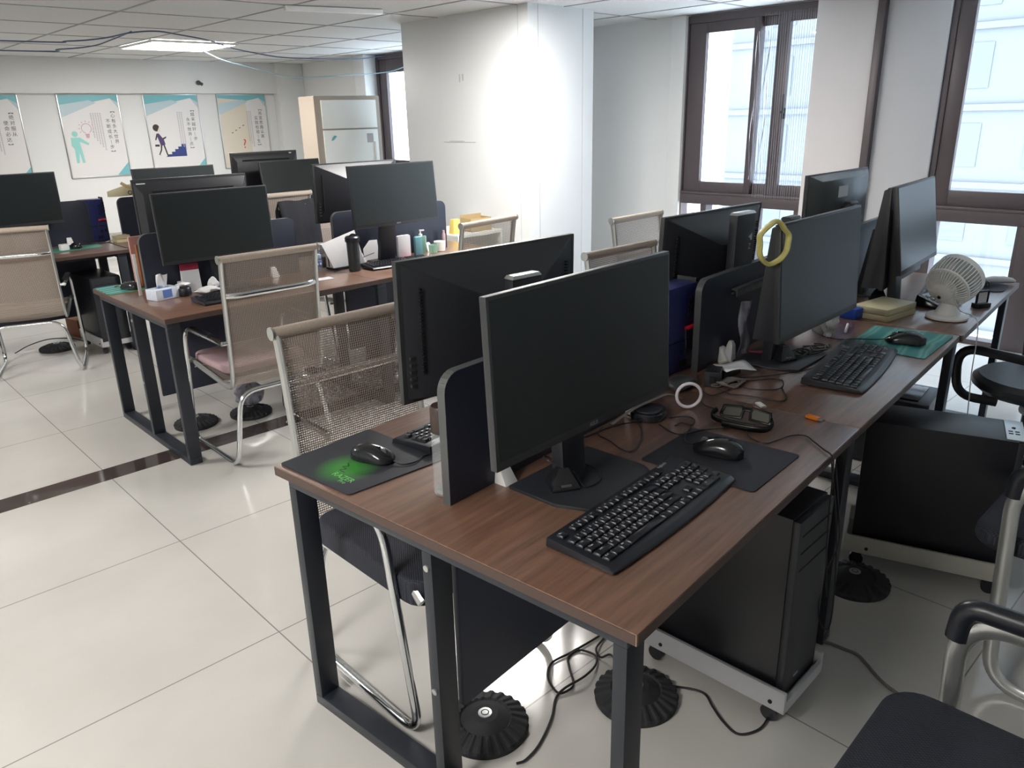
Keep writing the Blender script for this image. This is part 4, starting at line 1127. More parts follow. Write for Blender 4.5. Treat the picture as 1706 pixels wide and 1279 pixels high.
tag(g.build('red_button', M['red'], smooth=True), 'small red button lying on the monitor base by the tangled cables', 'button', loc=D(2.70, 1.01, 0.7595), rz=0)
g = G()
for i in range(9):
    a0 = random.uniform(0, 6); rr_ = random.uniform(0.03, 0.07)
    g.tube([(0.02*i-0.09+rr_*cos(a0+j*0.9), rr_*0.6*sin(a0+j*0.9)-0.002*i, 0.004+0.003*((i+j) % 3)) for j in range(6)], 0.0022, n=6, smooth=4)
o = tag(g.build('tangled_cables', M['cable'], smooth=True), 'tangle of thin black cables piled on the ringed screen base', 'cables', loc=D(2.72, 0.945, 0.7595), rz=D1+R(-10)); o['kind'] = 'stuff'
# crumpled white plastic bag
g = G(); rows = []
for k in range(12):
    z = 0.115-k*0.0105; rr_ = 0.018+0.03*sin(pi*min(1, k/9))
    rows.append([(rr_*(1+0.22*sin(5*j+k))*cos(2*pi*j/22), rr_*0.7*(1+0.22*cos(4*j+k*1.3))*sin(2*pi*j/22), z+0.004*sin(3*j)) for j in range(22)])
g.loft(rows)
tag(g.build('plastic_bag', M['bag'], smooth=True), 'crumpled milky plastic bag right of the ringed screen', 'plastic bag', loc=D(2.985, 0.965, 0.7505), rz=D1)
g = G(); g.tube([(0, 0, 0.006), (0.11, 0.0, 0.010)], 0.005, n=8)
tag(g.build('white_stylus', M['white'], smooth=True), 'short white stylus lying between the plastic bag and the beige box', 'stylus', loc=D(3.07, 0.925, 0.751), rz=D1+R(14))
# beige card-reader boxes and blue box
bx = root('beige_device_box', 'flat yellowed beige box near the fan', 'device box', D(3.455, 0.893, 0.7505), D1+R(-14), 'yellowed beige device boxes')
g = G(); g.b2(-0.10, 0.10, -0.075, 0.075, 0, 0.024); g.build('lower_shell', M['beige'], bx, bevel=0.003)
g = G(); g.b2(-0.10, 0.10, -0.075, 0.075, 0.026, 0.052); g.build('upper_shell', M['beige'], bx, bevel=0.004)
bx.rotation_euler = (0, 0, D1+R(-97+84)); bx.scale = (1.15, 1.0, 1)
dup(bx, 'small yellowed beige box on the back row beside the blue case', (1.93, 6.36, 0.7505), R(4), 'yellowed beige device boxes').scale = (0.5, 0.6, 0.95)
g = G(); g.b2(-0.05, 0.05, -0.035, 0.035, 0, 0.045)
tag(g.build('blue_box', M['bluepl'], bevel=0.006), 'bright blue box tucked beside the flat beige box', 'box', loc=D(3.345, 0.985, 0.7505), rz=D1+R(-10))
g = G(); g.b2(-0.012, 0.012, -0.012, 0.012, 0, 0.035)
tag(g.build('green_box', M['mint'], bevel=0.002), 'tiny pale green box under the ringed screen corner', 'box', loc=D(3.22, 1.02, 0.7505), rz=D1)
g = G(); g.loft([[(-0.04, -0.04, 0), (0.04, -0.04, 0), (0.04, 0.04, 0), (-0.04, 0.04, 0)], [(-0.012, -0.015, 0.055), (0.012, -0.015, 0.055), (0.012, 0.015, 0.055), (-0.012, 0.015, 0.055)]])
tag(g.build('stapler', M['mong'], bevel=0.004), 'dark glossy pyramid device behind the flat beige box', 'emitter', loc=D(3.72, 0.995, 0.7505), rz=D1+R(20))
# phone / black gadgets behind the fan
ph = root('desk_phone', 'black desk phone with pale keys behind the fan', 'phone', D(3.77, 0.755, 0.7505), D1+R(-20))
g = G(); g.loft([[(-0.09, -0.06, 0), (0.09, -0.06, 0), (0.09, 0.06, 0), (-0.09, 0.06, 0)], [(-0.085, -0.055, 0.02), (0.085, -0.055, 0.02), (0.085, 0.055, 0.05), (-0.085, 0.055, 0.05)]]); g.build('body', M['mong'], ph, bevel=0.008)
g = G()
for i in range(4):
    for j in range(3): g.box((-0.05+i*0.022, -0.025+j*0.024, 0.030+0.27*(j*0.024)), (0.016, 0.016, 0.008), T((0, 0, 0)))
g.build('keypad', M['legend'], ph, bevel=0.001)
fr_ = root('photo_stand', 'small black square frame standing right of the fan', 'stand', D(3.83, 0.60, 0.7505), D1+R(-30))
g = G(); g.b2(-0.035, 0.035, -0.02, 0.02, 0, 0.02); g.b2(-0.035, -0.027, -0.004, 0.004, 0.02, 0.075); g.b2(0.027, 0.035, -0.004, 0.004, 0.02, 0.075); g.b2(-0.035, 0.035, -0.004, 0.004, 0.067, 0.075); g.build('frame', M['blk'], fr_, bevel=0.002)
g = G(); g.b2(-0.026, 0.026, -0.001, 0.001, 0.021, 0.066); g.build('pane', M['white'], fr_)
# fan
fan = root('desk_fan', 'white desk fan with a slotted round cage near the window', 'fan', D(3.545, 0.672, 0.7505), D1+R(-18))
g = G(); g.lathe([(0.070, 0), (0.080, 0.004), (0.080, 0.012), (0.070, 0.019), (0.055, 0.022)], 40); g.build('base', M['white'], fan, smooth=True)
g = G(); g.loft([[(0.055*cos(2*pi*j/20)-0.002, 0.05*sin(2*pi*j/20), 0.02) for j in range(20)], [(0.034*cos(2*pi*j/20), 0.036*sin(2*pi*j/20), 0.05) for j in range(20)], [(0.024*cos(2*pi*j/20), 0.032*sin(2*pi*j/20), 0.095) for j in range(20)]]); g.build('neck', M['white'], fan, smooth=True)
hm = T((0.0, 0, 0.150)) @ Ry(R(62))        # local +z of the head = blowing direction
g = G(); g.lathe([(0.094, 0.038), (0.099, 0.038), (0.099, 0.062), (0.094, 0.062), (0.094, 0.038)], 48, hm)
n_ = 44
for i in range(n_):
    an = 2*pi*i/n_
    pts = [(q_[0]*cos(an), q_[0]*sin(an), q_[1]) for q_ in ((0.097, 0.040), (0.099, 0.015), (0.096, -0.012), (0.088, -0.036))]
    g.tube(pts, 0.0023, n=5, mx=hm)
    g.tube([(q_[0]*cos(an), q_[0]*sin(an), q_[1]) for q_ in ((0.088, -0.036), (0.074, -0.056), (0.054, -0.068), (0.038, -0.072))], 0.0023, n=5, mx=hm)
    g.tube([(0.096*cos(an), 0.096*sin(an), 0.060), (0.06*cos(an), 0.06*sin(an), 0.068), (0.02*cos(an), 0.02*sin(an), 0.070)], 0.0015, n=4, mx=hm)
g.lathe([(0.084, -0.042), (0.091, -0.038), (0.092, -0.031), (0.085, -0.034), (0.084, -0.042)], 40, hm)
g.build('cage', M['white'], fan, smooth=True)
g = G(); g.lathe([(0.0, -0.080), (0.03, -0.079), (0.044, -0.070), (0.046, -0.03), (0.0, -0.02)], 28, hm); g.build('motor_housing', M['white'], fan, smooth=True)
g = G(); g.lathe([(0.0, 0.0), (0.016, 0.0), (0.016, 0.03), (0.0, 0.033)], 18, hm)
for i in range(5):
    an = 2*pi*i/5; c0, s0 = cos(an), sin(an); c1, s1 = cos(an+0.75), sin(an+0.75)
    g.add([(0.014*c0, 0.014*s0, 0.004), (0.086*c0, 0.086*s0, 0.002), (0.086*c1, 0.086*s1, 0.026), (0.014*c1, 0.014*s1, 0.022)], [(0, 1, 2, 3)], hm)
g.build('blades', M['white'], fan)
g = G(); g.lathe([(0.0, -0.083), (0.007, -0.083), (0.007, -0.078), (0.0, -0.078)], 12, hm @ T((0.02, 0.01, 0))); g.build('socket', M['slot'], fan)
cable('fan_cord', [D(3.48, 0.645, 0.885), D(3.46, 0.64, 0.86), D(3.50, 0.62, 0.80), D(3.55, 0.585, 0.775), D(3.53, 0.555, 0.757), D(3.46, 0.535, 0.70), D(3.38, 0.52, 0.58), D(3.33, 0.50, 0.40), D(3.28, 0.50, 0.20), D(3.25, 0.52, 0.02), D(3.15, 0.6, 0.008)], 0.0022, M['cablew'], 'white fan cord dropping over the desk edge')

# desk cables
gd = 'thin black cables lying on the near row'
def dc(pts, label, r=0.0021, z=0.7545, m_=None, smooth=6):
    return cable('desk_cable', [D(p[0], p[1], p[2] if len(p) > 2 else z) for p in pts], r, m_ or M['cable'], label, group=gd, smooth=smooth)
dc([(1.50, 1.12), (1.572, 1.134), (1.607, 1.126), (1.687, 1.116), (1.754, 1.089), (1.80, 1.05, 0.758)], 'black cable running from the nearest monitor stand to the device with the grey strap')
dc([(1.68, 1.13), (1.632, 1.111), (1.614, 1.062), (1.587, 1.008), (1.592, 0.977), (1.655, 0.991), (1.725, 1.029), (1.786, 1.088, 0.757), (1.804, 1.127)], 'black cable in a wide loop left of the stereo glasses')
dc([(1.796, 1.014), (1.766, 0.956), (1.77, 0.922, 0.757), (1.82, 0.900, 0.758), (1.868, 0.871), (1.90, 0.85)], 'black cable crossing the top edge of the plain black mat')
dc([(1.856, 1.017), (1.895, 0.986), (1.888, 0.954), (1.848, 0.940), (1.845, 0.969), (1.815, 0.975)], 'small curled black cable between the white ring and the plain mat')
dc([(1.90, 0.80), (1.860, 0.769), (1.850, 0.727), (1.884, 0.711), (1.939, 0.693), (1.963, 0.662), (1.935, 0.626), (1.902, 0.590), (1.88, 0.562, 0.753), (1.875, 0.553, 0.72), (1.88, 0.55, 0.55), (1.90, 0.545, 0.40), (1.95, 0.55, 0.30)], 'black cable trailing over the desk edge beside the plain mat')
dc([(2.31, 1.016), (2.379, 0.951), (2.459, 0.901), (2.505, 0.875), (2.56, 0.86)], 'black cable running to the ringed screen base')
dc([(2.256, 1.007), (2.325, 0.955), (2.365, 0.92), (2.364, 0.889), (2.311, 0.868), (2.266, 0.876), (2.228, 0.939), (2.243, 0.984)], 'black cable looping before the folded paper')
dc([(2.167, 1.02), (2.147, 0.972), (2.16, 0.93), (2.175, 0.863), (2.181, 0.819), (2.21, 0.816), (2.263, 0.843), (2.300, 0.866)], 'black cable bending near the white usb stick')
dc([(2.156, 1.088, 0.79), (2.093, 1.043), (2.031, 1.006), (2.006, 0.971), (1.995, 0.935, 0.758)], 'black cable leading to the stereo glasses')
dc([(2.12, 1.05), (2.101, 1.009), (2.149, 0.994), (2.19, 0.99)], 'short black cable by the black power brick')
g = G()
for i in range(7):
    g.tube([(0.055*cos(i*1.1+j*1.0)*(0.6+0.06*i), 0.035*sin(i*0.8+j*1.0), 0.003+0.005*((i+j) % 4)) for j in range(7)], 0.0024, n=6, smooth=4)
o = tag(g.build('cable_tangle', M['cableg'], smooth=True), 'grey and black cable tangle under the folded paper', 'cables', loc=D(2.225, 1.01, 0.7525), rz=D1); o['kind'] = 'stuff'

# ================================================================== CHAIRS
def chair(label, loc, rz, roll=True, armpad=None, s=1.0):
    """cantilever mesh chair facing local +y"""
    r = root('mesh_chair', label, 'chair', loc, rz, 'tan mesh cantilever chairs')
    w = 0.232
    prof = [(0.285, 0.425), (0.24, 0.445), (0.10, 0.432), (-0.10, 0.412), (-0.20, 0.405), (-0.262, 0.425), (-0.285, 0.50), (-0.300, 0.70), (-0.318, 0.90), (-0.335, 1.015)]
    P = spline([Vector((0, p[0], p[1])) for p in prof], 4)
    for sx in (-1, 1):
        g_ = G(); g_.tube([(sx*w, p.y, p.z) for p in P], 0.01, n=8, flat=(0.009, 0.017, (1, 0, 0)))
        g_.build('side_frame', M['alu'], r, smooth=True)
    n_ = 14; rows = []; uvs = []; d = 0
    for i, p in enumerate(P):
        if i: d += (P[i]-P[i-1]).length
        rows.append([(-w+0.006+(2*w-0.012)*j/n_, p.y+0.003*(1-(2*j/n_-1)**2), p.z-0.010*(1-(2*j/n_-1)**2)*(1 if i < 20 else 0)) for j in range(n_+1)])
        uvs += [(2*w*j/n_, d) for j in range(n_+1)]
    g_ = G(); g_.sheet(rows); g_.build('mesh_sling', M['tan'], r, uvs=uvs, smooth=True)
    g_ = G(); g_.tube([(-w-0.012, -0.337, 1.022), (w+0.012, -0.337, 1.022)], 0.017, n=14); g_.build('top_roll', M['tanroll'], r, smooth=True)
    for sx in (-1, 1):
        g_ = G(); g_.tube([(sx*(w+0.010), -0.337, 1.022), (sx*(w+0.016), -0.337, 1.022)], 0.0195, n=16); g_.build('roll_cap', M['alu'], r, smooth=True)
    g_ = G(); pr_ = fillet([(-w, -0.316, 0.855), (-w+0.05, -0.345, 0.855), (w-0.05, -0.345, 0.855), (w, -0.316, 0.855)], 0.04)
    g_.tube(pr_, 0.009, n=10, flat=(0.013, 0.007, (0, 0, 1))); g_.build('back_brace', M['chrome'], r, smooth=True)
    for yy in (0.20, -0.16):
        g_ = G(); g_.tube([(-w, yy, 0.415), (w, yy, 0.415)], 0.008, n=8); g_.build('seat_crossbar', M['chrome'], r, smooth=True)
    ax = w+0.028
    loop = [(-ax, -0.292, 0.635), (-ax, 0.17, 0.635), (-ax, 0.275, 0.013), (-ax, -0.27, 0.013), (-ax+0.06, -0.262, 0.375), (ax-0.06, -0.262, 0.375), (ax, -0.27, 0.013), (ax, 0.275, 0.013), (ax, 0.17, 0.635), (ax, -0.292, 0.635)]
    g_ = G(); g_.tube(fillet(loop, 0.085, 7), 0.0125, n=12); g_.build('sled_frame', M['chrome'], r, smooth=True)
    for sx in (-1, 1):
        g_ = G(); g_.tube([(sx*ax, -0.16, 0.648), (sx*ax, 0.06, 0.648)], 0.012, n=10, flat=(0.010, 0.018, (0, 0, 1))); g_.build('armrest', M['blk'] if armpad else M['alu'], r, smooth=True)
        g_ = G(); g_.tube([(sx*(w-0.002), -0.292, 0.635), (sx*(ax+0.004), -0.292, 0.635)], 0.011, n=10); g_.build('arm_bolt', M['chrome'], r, smooth=True)
    return r
c1 = chair('tan mesh chair at the near desk end, black cushion on its seat', (1.200, 1.665, 0), R(180), armpad=True)
dup(c1, 'tan mesh chair pulled up to the second row, right of the tissue box', (1.635, 3.66, 0), R(-1))
dup(c1, 'tan mesh chair cut by the left picture edge, facing the back row', (1.165, 6.03, 0), R(-19)).scale = (1, 1, 0.965)
dup(c1, 'tan mesh chair on the far side of the near row, beyond the big monitor back', (2.70, 1.80, 0), R(180))
dup(c1, 'tan mesh chair behind the near row, closest to the window wall', (3.66, 2.44, 0), R(182))
dup(c1, 'tan mesh chair at the column, in front of the hand wash bottles', (2.945, 3.66, 0), R(8))
dup(c1, 'tan mesh chair at the back row desk, showing above the other tan chair back', (2.82, 5.78, 0), R(0)).scale = (1, 1, 1.05)
dup(c1, 'tan mesh chair on the far side of the second row, black jacket over it', (2.86, 4.76, 0), R(180))
# cushions
g = G(); g.prism(rrect(0.495, 0.52, 0.06), 0, 0.078)
tag(g.build('seat_cushion', M['knit'], bevel=0.014, seg=3), 'black knit cushion on the near tan chair seat', 'cushion', loc=(1.20, 1.635, 0.403), rz=0)
cu = root('seat_cushion', 'dusty pink cushion on the chair beside the tissue box', 'cushion', (1.635, 3.70, 0.442), 0)
g = G(); g.prism(rrect(0.43, 0.42, 0.06), 0, 0.04); g.build('pad', M['pink'], cu, bevel=0.014, seg=3)
# jacket over the chair back
g = G(); rows = []
for k in range(9):
    zz = [0.62, 0.74, 0.86, 0.99, 1.056, 0.99, 0.86, 0.74, 0.60][k]; yy = [0.045, 0.042, 0.04, 0.038, 0.0, -0.038, -0.045, -0.05, -0.055][k]
    rows.append([(-0.14+0.28*j/8*(1+0.1*abs(k-4)/4), yy+0.008*sin(j*1.7+k), zz+0.004*sin(j)) for j in range(9)])
g.sheet(rows)
tag(g.build('black_jacket', M['blackcloth'], smooth=True, solid=0.012), 'black jacket draped over the far tan chair of the second row', 'jacket', loc=(2.74, 5.095, -0.0), rz=0)

# black chrome-armed chairs on the right
def black_chair(label, loc, rz):
    r = root('black_mesh_chair', label, 'chair', loc, rz, 'black mesh chairs on the right')
    g_ = G(); pl = rrect(0.50, 0.48, 0.07, 6)
    g_.loft([[(x*0.96, y*0.96, 0.41) for x, y in pl], [(x, y, 0.425) for x, y in pl], [(x, y, 0.455) for x, y in pl], [(x*0.95, y*0.95, 0.47) for x, y in pl]])
    g_.build('seat', M['knit'], r, bevel=0.006)
    rows = [[(-0.23+0.46*j/6, -0.25-0.10*k/8-0.03*sin(pi*j/6), 0.50+0.50*k/8) for j in range(7)] for k in range(9)]
    g_ = G(); g_.sheet(rows); g_.build('backrest', M['knit'], r, smooth=True, solid=0.012)
    ax = 0.275
    for sx in (-1, 1):
        g_ = G(); g_.tube(fillet([(sx*ax, -0.30, 0.96), (sx*ax, -0.245, 0.42), (sx*ax, -0.30, 0.016), (sx*ax, 0.16, 0.016), (sx*ax, 0.14, 0.56)] if False else [(sx*ax, -0.22, 0.66), (sx*ax, 0.15, 0.65), (sx*ax, 0.12, 0.016), (sx*ax, -0.32, 0.016)], 0.10, 8), 0.012, n=12, flat=(0.010, 0.020, (1, 0, 0)))
        g_.build('leg_loop', M['alu'], r, smooth=True)
        g_ = G(); g_.tube(fillet([(sx*ax, -0.24, 0.685), (sx*ax, 0.145, 0.675), (sx*ax, 0.150, 0.60)], 0.09, 7), 0.012, n=12, flat=(0.020, 0.022, (1, 0, 0)))
        g_.build('armrest', M['blk'], r, smooth=True)
    g_ = G(); g_.tube([(-ax, -0.32, 0.016), (ax, -0.32, 0.016)], 0.012, n=10); g_.tube([(-ax, 0.0, 0.395), (ax, 0.0, 0.395)], 0.010, n=8); g_.tube([(-ax, -0.22, 0.66), (-0.23, -0.27, 0.66)], 0.009, n=8); g_.tube([(ax, -0.22, 0.66), (0.23, -0.27, 0.66)], 0.009, n=8)
    g_.build('crossbar', M['chrome'], r, smooth=True)
    return r
bk = black_chair('black knit chair in the bottom right corner', (1.225, 0.165, 0), R(2))
dup(bk, 'black knit chair with a flat silver leg, right of the large black tower', (2.50, 0.27, 0), R(0))
# swivel chair near the window
sw = root('swivel_chair', 'black leatherette swivel chair with ring arms near the window', 'chair', (3.80, 0.72, 0), R(-12))
g = G(); pl = [(0.25*cos(2*pi*i/36), 0.24*sin(2*pi*i/36)) for i in range(36)]
g.loft([[(x*0.85, y*0.85, 0.40) for x, y in pl], [(x, y, 0.43) for x, y in pl], [(x, y, 0.455) for x, y in pl], [(x*0.9, y*0.9, 0.475) for x, y in pl]]); g.build('seat', M['leatherette'], sw, smooth=True)
for sx in (-1, 1):
    g = G(); lp = fillet([(sx*0.20, -0.05, 0.385), (sx*0.29, -0.14, 0.40), (sx*0.30, -0.18, 0.62), (sx*0.30, 0.20, 0.62), (sx*0.29, 0.18, 0.40), (sx*0.20, 0.05, 0.385)], 0.10, 8)
    g.tube(lp, 0.015, n=10, flat=(0.012, 0.020, (1, 0, 0))); g.build('ring_arm', M['blk'], sw, smooth=True)
g = G(); g.tube([(0, 0, 0.10), (0, 0, 0.40)], 0.028, n=16); g.lathe([(0.10, 0.37), (0.11, 0.40), (0.05, 0.405)], 20); g.build('gas_column', M['blk'], sw, smooth=True)
for i in range(5):
    an = 2*pi*i/5+0.3; g = G()
    g.loft([[(0.02*cos(an)+q_[0]*-sin(an), 0.02*sin(an)+q_[0]*cos(an), q_[1]) for q_ in ((-0.025, 0.09), (0.025, 0.09), (0.02, 0.125), (-0.02, 0.125))], [(0.27*cos(an)+q_[0]*-sin(an), 0.27*sin(an)+q_[0]*cos(an), q_[1]) for q_ in ((-0.016, 0.065), (0.016, 0.065), (0.012, 0.085), (-0.012, 0.085))]])
    sp = g.build('spoke', M['blk'], sw, bevel=0.003)
    g = G(); g.lathe([(0.008, -0.02), (0.026, -0.018), (0.026, 0.018), (0.008, 0.02)], 18, T((0.265*cos(an), 0.265*sin(an), 0.027)) @ Rz(an) @ Rx(R(90))); g.tube([(0.265*cos(an), 0.265*sin(an), 0.03), (0.265*cos(an), 0.265*sin(an), 0.07)], 0.007, n=8); g.build('caster', M['blk'], sp, smooth=True)
g = G(); rows = []
for k in range(9):
    zz = 0.52+0.42*k/8; hw = 0.21*(1-abs(2*k/8-1)**3*0.45)
    rows.append([(hw*(2*j/8-1), -0.26-0.05*k/8+0.05*(2*j/8-1)**2, zz) for j in range(9)])
g.sheet(rows); bb = g.build('backrest', M['knit'], sw, smooth=True, solid=0.02)
g = G(); g.tube([(0, -0.05, 0.40), (0, -0.27, 0.42), (0, -0.30, 0.56)], 0.018, n=8, smooth=5, flat=(0.008, 0.03, (0, 1, 0.5))); g.build('back_bar', M['blk'], sw, smooth=True)

# ================================================================== UNDER THE DESKS
def cart(label, loc, rz, L, W_, m_, group='wheeled computer carts'):
    """tray running +y (L), width +x (W_), raised on casters; loc = near front corner on floor"""
    r = root('computer_cart', label, 'computer cart', loc, rz, group)
    g_ = G(); g_.b2(0.002, W_-0.002, 0.002, L-0.002, 0.062, 0.070); g_.build('tray', m_, r)
    g_ = G(); g_.b2(0, 0.012, 0, L, 0.058, 0.125); g_.build('side_panel', m_, r, bevel=0.003)
    g_ = G(); g_.b2(W_-0.012, W_, 0, L, 0.058, 0.125); g_.build('side_panel', m_, r, bevel=0.003)
    g_ = G(); g_.b2(0.012, W_-0.012, 0, 0.012, 0.058, 0.095); g_.build('front_lip', m_, r, bevel=0.002)
    g_ = G()
    for yy in (0.04, L-0.08): g_.lathe([(0.006, -0.001), (0.006, 0.003), (0.003, 0.004)], 10, T((0.0, yy, 0.082)) @ Ry(R(-90)))
    g_.build('screws', M['slot'], r)
    for i, (xx, yy) in enumerate(((0.03, 0.05), (W_-0.03, 0.05), (0.03, L-0.05), (W_-0.03, L-0.05))):
        g_ = G(); g_.lathe([(0.006, -0.012), (0.024, -0.011), (0.024, 0.011), (0.006, 0.012)], 18, T((xx, yy, 0.025)) @ Ry(R(90))); g_.b2(xx-0.018, xx+0.018, yy-0.016, yy+0.016, 0.046, 0.062)
        g_.build('caster', M['blk'], r, smooth=True)
    return r
def tower(label, loc, rz, W_, L, H, top='plain', group='black tower computers'):
    r = root('computer_tower', label, 'computer tower', loc, rz, group)
    g_ = G(); g_.b2(0, W_, 0.02, L, 0.012, H); g_.build('case', M['tower'], r, bevel=0.004)
    g_ = G(); g_.b2(0.002, W_-0.002, 0.0, 0.022, 0.012, H-0.004); f = g_.build('front_panel', M['mon'], r, bevel=0.006)
    g_ = G(); g_.b2(0.02, W_-0.02, -0.002, 0.002, H-0.05, H-0.047); g_.b2(0.02, W_-0.02, -0.002, 0.002, H-0.10, H-0.097); g_.b2(0.02, W_-0.02, -0.002, 0.002, H-0.15, H-0.147); g_.build('bay_seams', M['slot'], f)
    g_ = G(); g_.b2(W_*0.3, W_*0.42, -0.002, 0.001, 0.055, 0.060); g_.build('emblem', M['alu'], f)
    for xx in (0.015, W_-0.035):
        g_ = G(); g_.b2(xx, xx+0.02, 0.04, 0.08, 0, 0.012); g_.b2(xx, xx+0.02, L-0.08, L-0.04, 0, 0.012); g_.build('foot', M['blkm'], r)
    if top == 'ports':
        g_ = G(); g_.b2(0.01, W_-0.01, 0.0, 0.055, H-0.001, H+0.003); t_ = g_.build('port_panel', M['silver'], r, bevel=0.001)
        g_ = G()
        for i in range(2): g_.b2(0.06+i*0.022, 0.068+i*0.022, 0.015, 0.028, H+0.003, H+0.004); g_.b2(0.06+i*0.022, 0.068+i*0.022, 0.034, 0.047, H+0.003, H+0.004)
        g_.lathe([(0.006, 0), (0.006, 0.003), (0.0, 0.003)], 12, T((0.12, 0.03, H+0.002)))
        g_.build('ports', M['slot'], t_)
    return r
cart('white steel cart under the nearest desk', (1.643, 0.715, 0), R(2), 0.47, 0.240, M['cartw'])
tower('black tower standing on the white cart under the nearest desk', (1.664, 0.735, 0.070), R(2), 0.205, 0.45, 0.555)
cart('cream steel cart with rounded end right of the middle desk legs', (2.72, 0.475, 0), R(18), 0.52, 0.25, M['cream'])
tower('large black tower with a silver port panel on the cream cart', (2.745, 0.51, 0.070), R(18), 0.205, 0.47, 0.49, top='ports')
cart('white cart under the left back row desk', (1.550, 5.99, 0), R(2), 0.46, 0.23, M['cartw'])
tower('dark tower on the white cart under the left back row desk', (1.563, 6.0, 0.070), R(2), 0.205, 0.43, 0.49)
tower('black tower in the gloom under the second row', (2.75, 3.95, 0.0), R(0), 0.20, 0.42, 0.42)
pr = root('black_printer', 'low black box device under the window end of the near row', 'printer', (3.50, 1.04, 0), R(8))
g = G(); g.prism(rrect(0.30, 0.34, 0.03, cx=0.17, cy=0.17), 0.0, 0.33); g.build('body', M['blk'], pr, bevel=0.008)
g = G(); g.b2(0.06, 0.28, 0.05, 0.28, 0.33, 0.336); g.build('lid', M['mong'], pr, bevel=0.002)
g = G(); g.b2(0, 0.022, 0, 0.014, 0, 0.05)
tag(g.build('usb_receiver', M['skyblue'], bevel=0.002), 'small pale blue usb receiver with red tip on the near tower top', 'usb receiver', loc=(1.725, 0.84, 0.626), rz=R(10))
g = G(); g.b2(0, 0.022, 0, 0.014, 0, 0.014)
tag(g.build('red_dongle', M['red'], bevel=0.002), 'tiny red dongle on the near tower top', 'dongle', loc=(1.76, 0.86, 0.626), rz=R(10))

def disc(label, loc, rad=0.105, rz=0):
    r = root('ribbed_disc_base', label, 'disc base', loc, rz, 'ribbed black disc bases on the floor')
    g_ = G(); n_ = 96
    prof = [(1.0, 0.0, 0), (1.0, 0.010, 1), (0.97, 0.018, 1), (0.62, 0.034, 1), (0.58, 0.030, 0), (0.30, 0.046, 0), (0.0001, 0.048, 0)]
    rings = []
    for f, z, rib in prof:
        ring = []
        for j in range(n_):
            rr_ = rad*f; zz = z
            if rib: up_ = (j//2) % 2; zz += 0.004*up_; rr_ += 0.0025*up_*(1 if f > 0.9 else 0)
            ring.append((rr_*cos(2*pi*j/n_), rr_*sin(2*pi*j/n_), zz))
        rings.append(ring)
    g_.loft(rings); g_.build('disc', M['blkm'], r, smooth=False)
    g_ = G(); g_.lathe([(0.019, 0.046), (0.019, 0.0495), (0.0001, 0.050)], 20); lg = g_.build('badge', M['silver'], r, smooth=True)
    g_ = G(); g_.tube([(0.010*cos(2*pi*i/16), 0.010*sin(2*pi*i/16), 0.0503) for i in range(16)], 0.0012, n=4, closed=True); g_.build('badge_mark', M['slot'], lg)
    return r
disc('ribbed black disc behind the near middle desk leg', (1.095, 1.300, 0), 0.118)
disc('ribbed black disc under the nearest desk beside the white cart', (1.475, 1.075, 0), 0.118)
disc('ribbed black disc under the cream cart', (2.47, 0.880, 0), 0.118)
disc('ribbed black disc under the second row desk end', (1.465, 4.135, 0), 0.115)
disc('ribbed black disc further back under the second row chair', (1.755, 4.06, 0), 0.115)
disc('ribbed black disc under the left back row desk', (1.36, 6.45, 0), 0.12)
g = G(); rows = []
for k in range(8):
    rr_ = [0.02, 0.06, 0.075, 0.07, 0.075, 0.06, 0.04, 0.012][k]
    rows.append([(rr_*(1+0.25*sin(4*j+k*2))*cos(2*pi*j/18), rr_*(1+0.25*cos(3*j+k))*sin(2*pi*j/18), 0.005+k*0.022) for j in range(18)])
g.loft(rows)
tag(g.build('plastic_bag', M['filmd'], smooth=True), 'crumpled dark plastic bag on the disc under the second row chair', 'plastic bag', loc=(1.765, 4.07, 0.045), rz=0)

gf = 'cables on the floor'
def fc(pts, label, r=0.0035, m_=None, z=0.006):
    return cable('floor_cable', [D(p[0], p[1], p[2] if len(p) > 2 else z) for p in pts], r, m_ or M['cable'], label, group=gf)
fc([(1.74, 1.16), (1.676, 1.171), (1.602, 1.186), (1.532, 1.201), (1.476, 1.172), (1.444, 1.119), (1.452, 1.096), (1.497, 1.093), (1.551, 1.148), (1.586, 1.178), (1.633, 1.171), (1.645, 1.119), (1.604, 1.088, 0.012), (1.532, 1.079, 0.02), (1.466, 1.098, 0.014), (1.422, 1.100), (1.351, 1.061), (1.258, 1.029), (1.194, 1.023), (1.168, 1.034)], 'black floor cable curling in two loops between the near ribbed discs')
fc([(1.76, 1.15), (1.723, 1.143), (1.664, 1.128, 0.014), (1.648, 1.10), (1.652, 1.065, 0.03), (1.60, 1.0, 0.045)], 'black floor cable running onto the disc beside the white cart')
fc([(1.60, 0.90, 0.04), (1.681, 0.853), (1.706, 0.784), (1.673, 0.737), (1.64, 0.690), (1.623, 0.636), (1.676, 0.600), (1.75, 0.60)], 'black floor cable bowing out from under the white cart')
fc([(2.10, 0.68), (2.142, 0.611), (2.153, 0.583), (2.154, 0.537), (2.152, 0.496), (2.123, 0.458), (2.088, 0.419), (2.062, 0.379), (2.03, 0.30)], 'grey floor cable crossing towards the corner chair', 0.0045, M['cableg'])
fc([(3.05, 0.62), (3.2, 0.52), (3.4, 0.45), (3.6, 0.50), (3.75, 0.60)], 'dark floor cable near the swivel chair', 0.004)
fc([(3.25, 0.80), (3.4, 0.66), (3.55, 0.48), (3.62, 0.30), (3.8, 0.2)], 'white floor cable near the swivel chair', 0.0035, M['cablew'])
fc([(3.3, 0.95), (3.5, 0.78), (3.8, 0.62), (4.2, 0.6)], 'blue floor cable by the low black box', 0.003, M['cableb'])
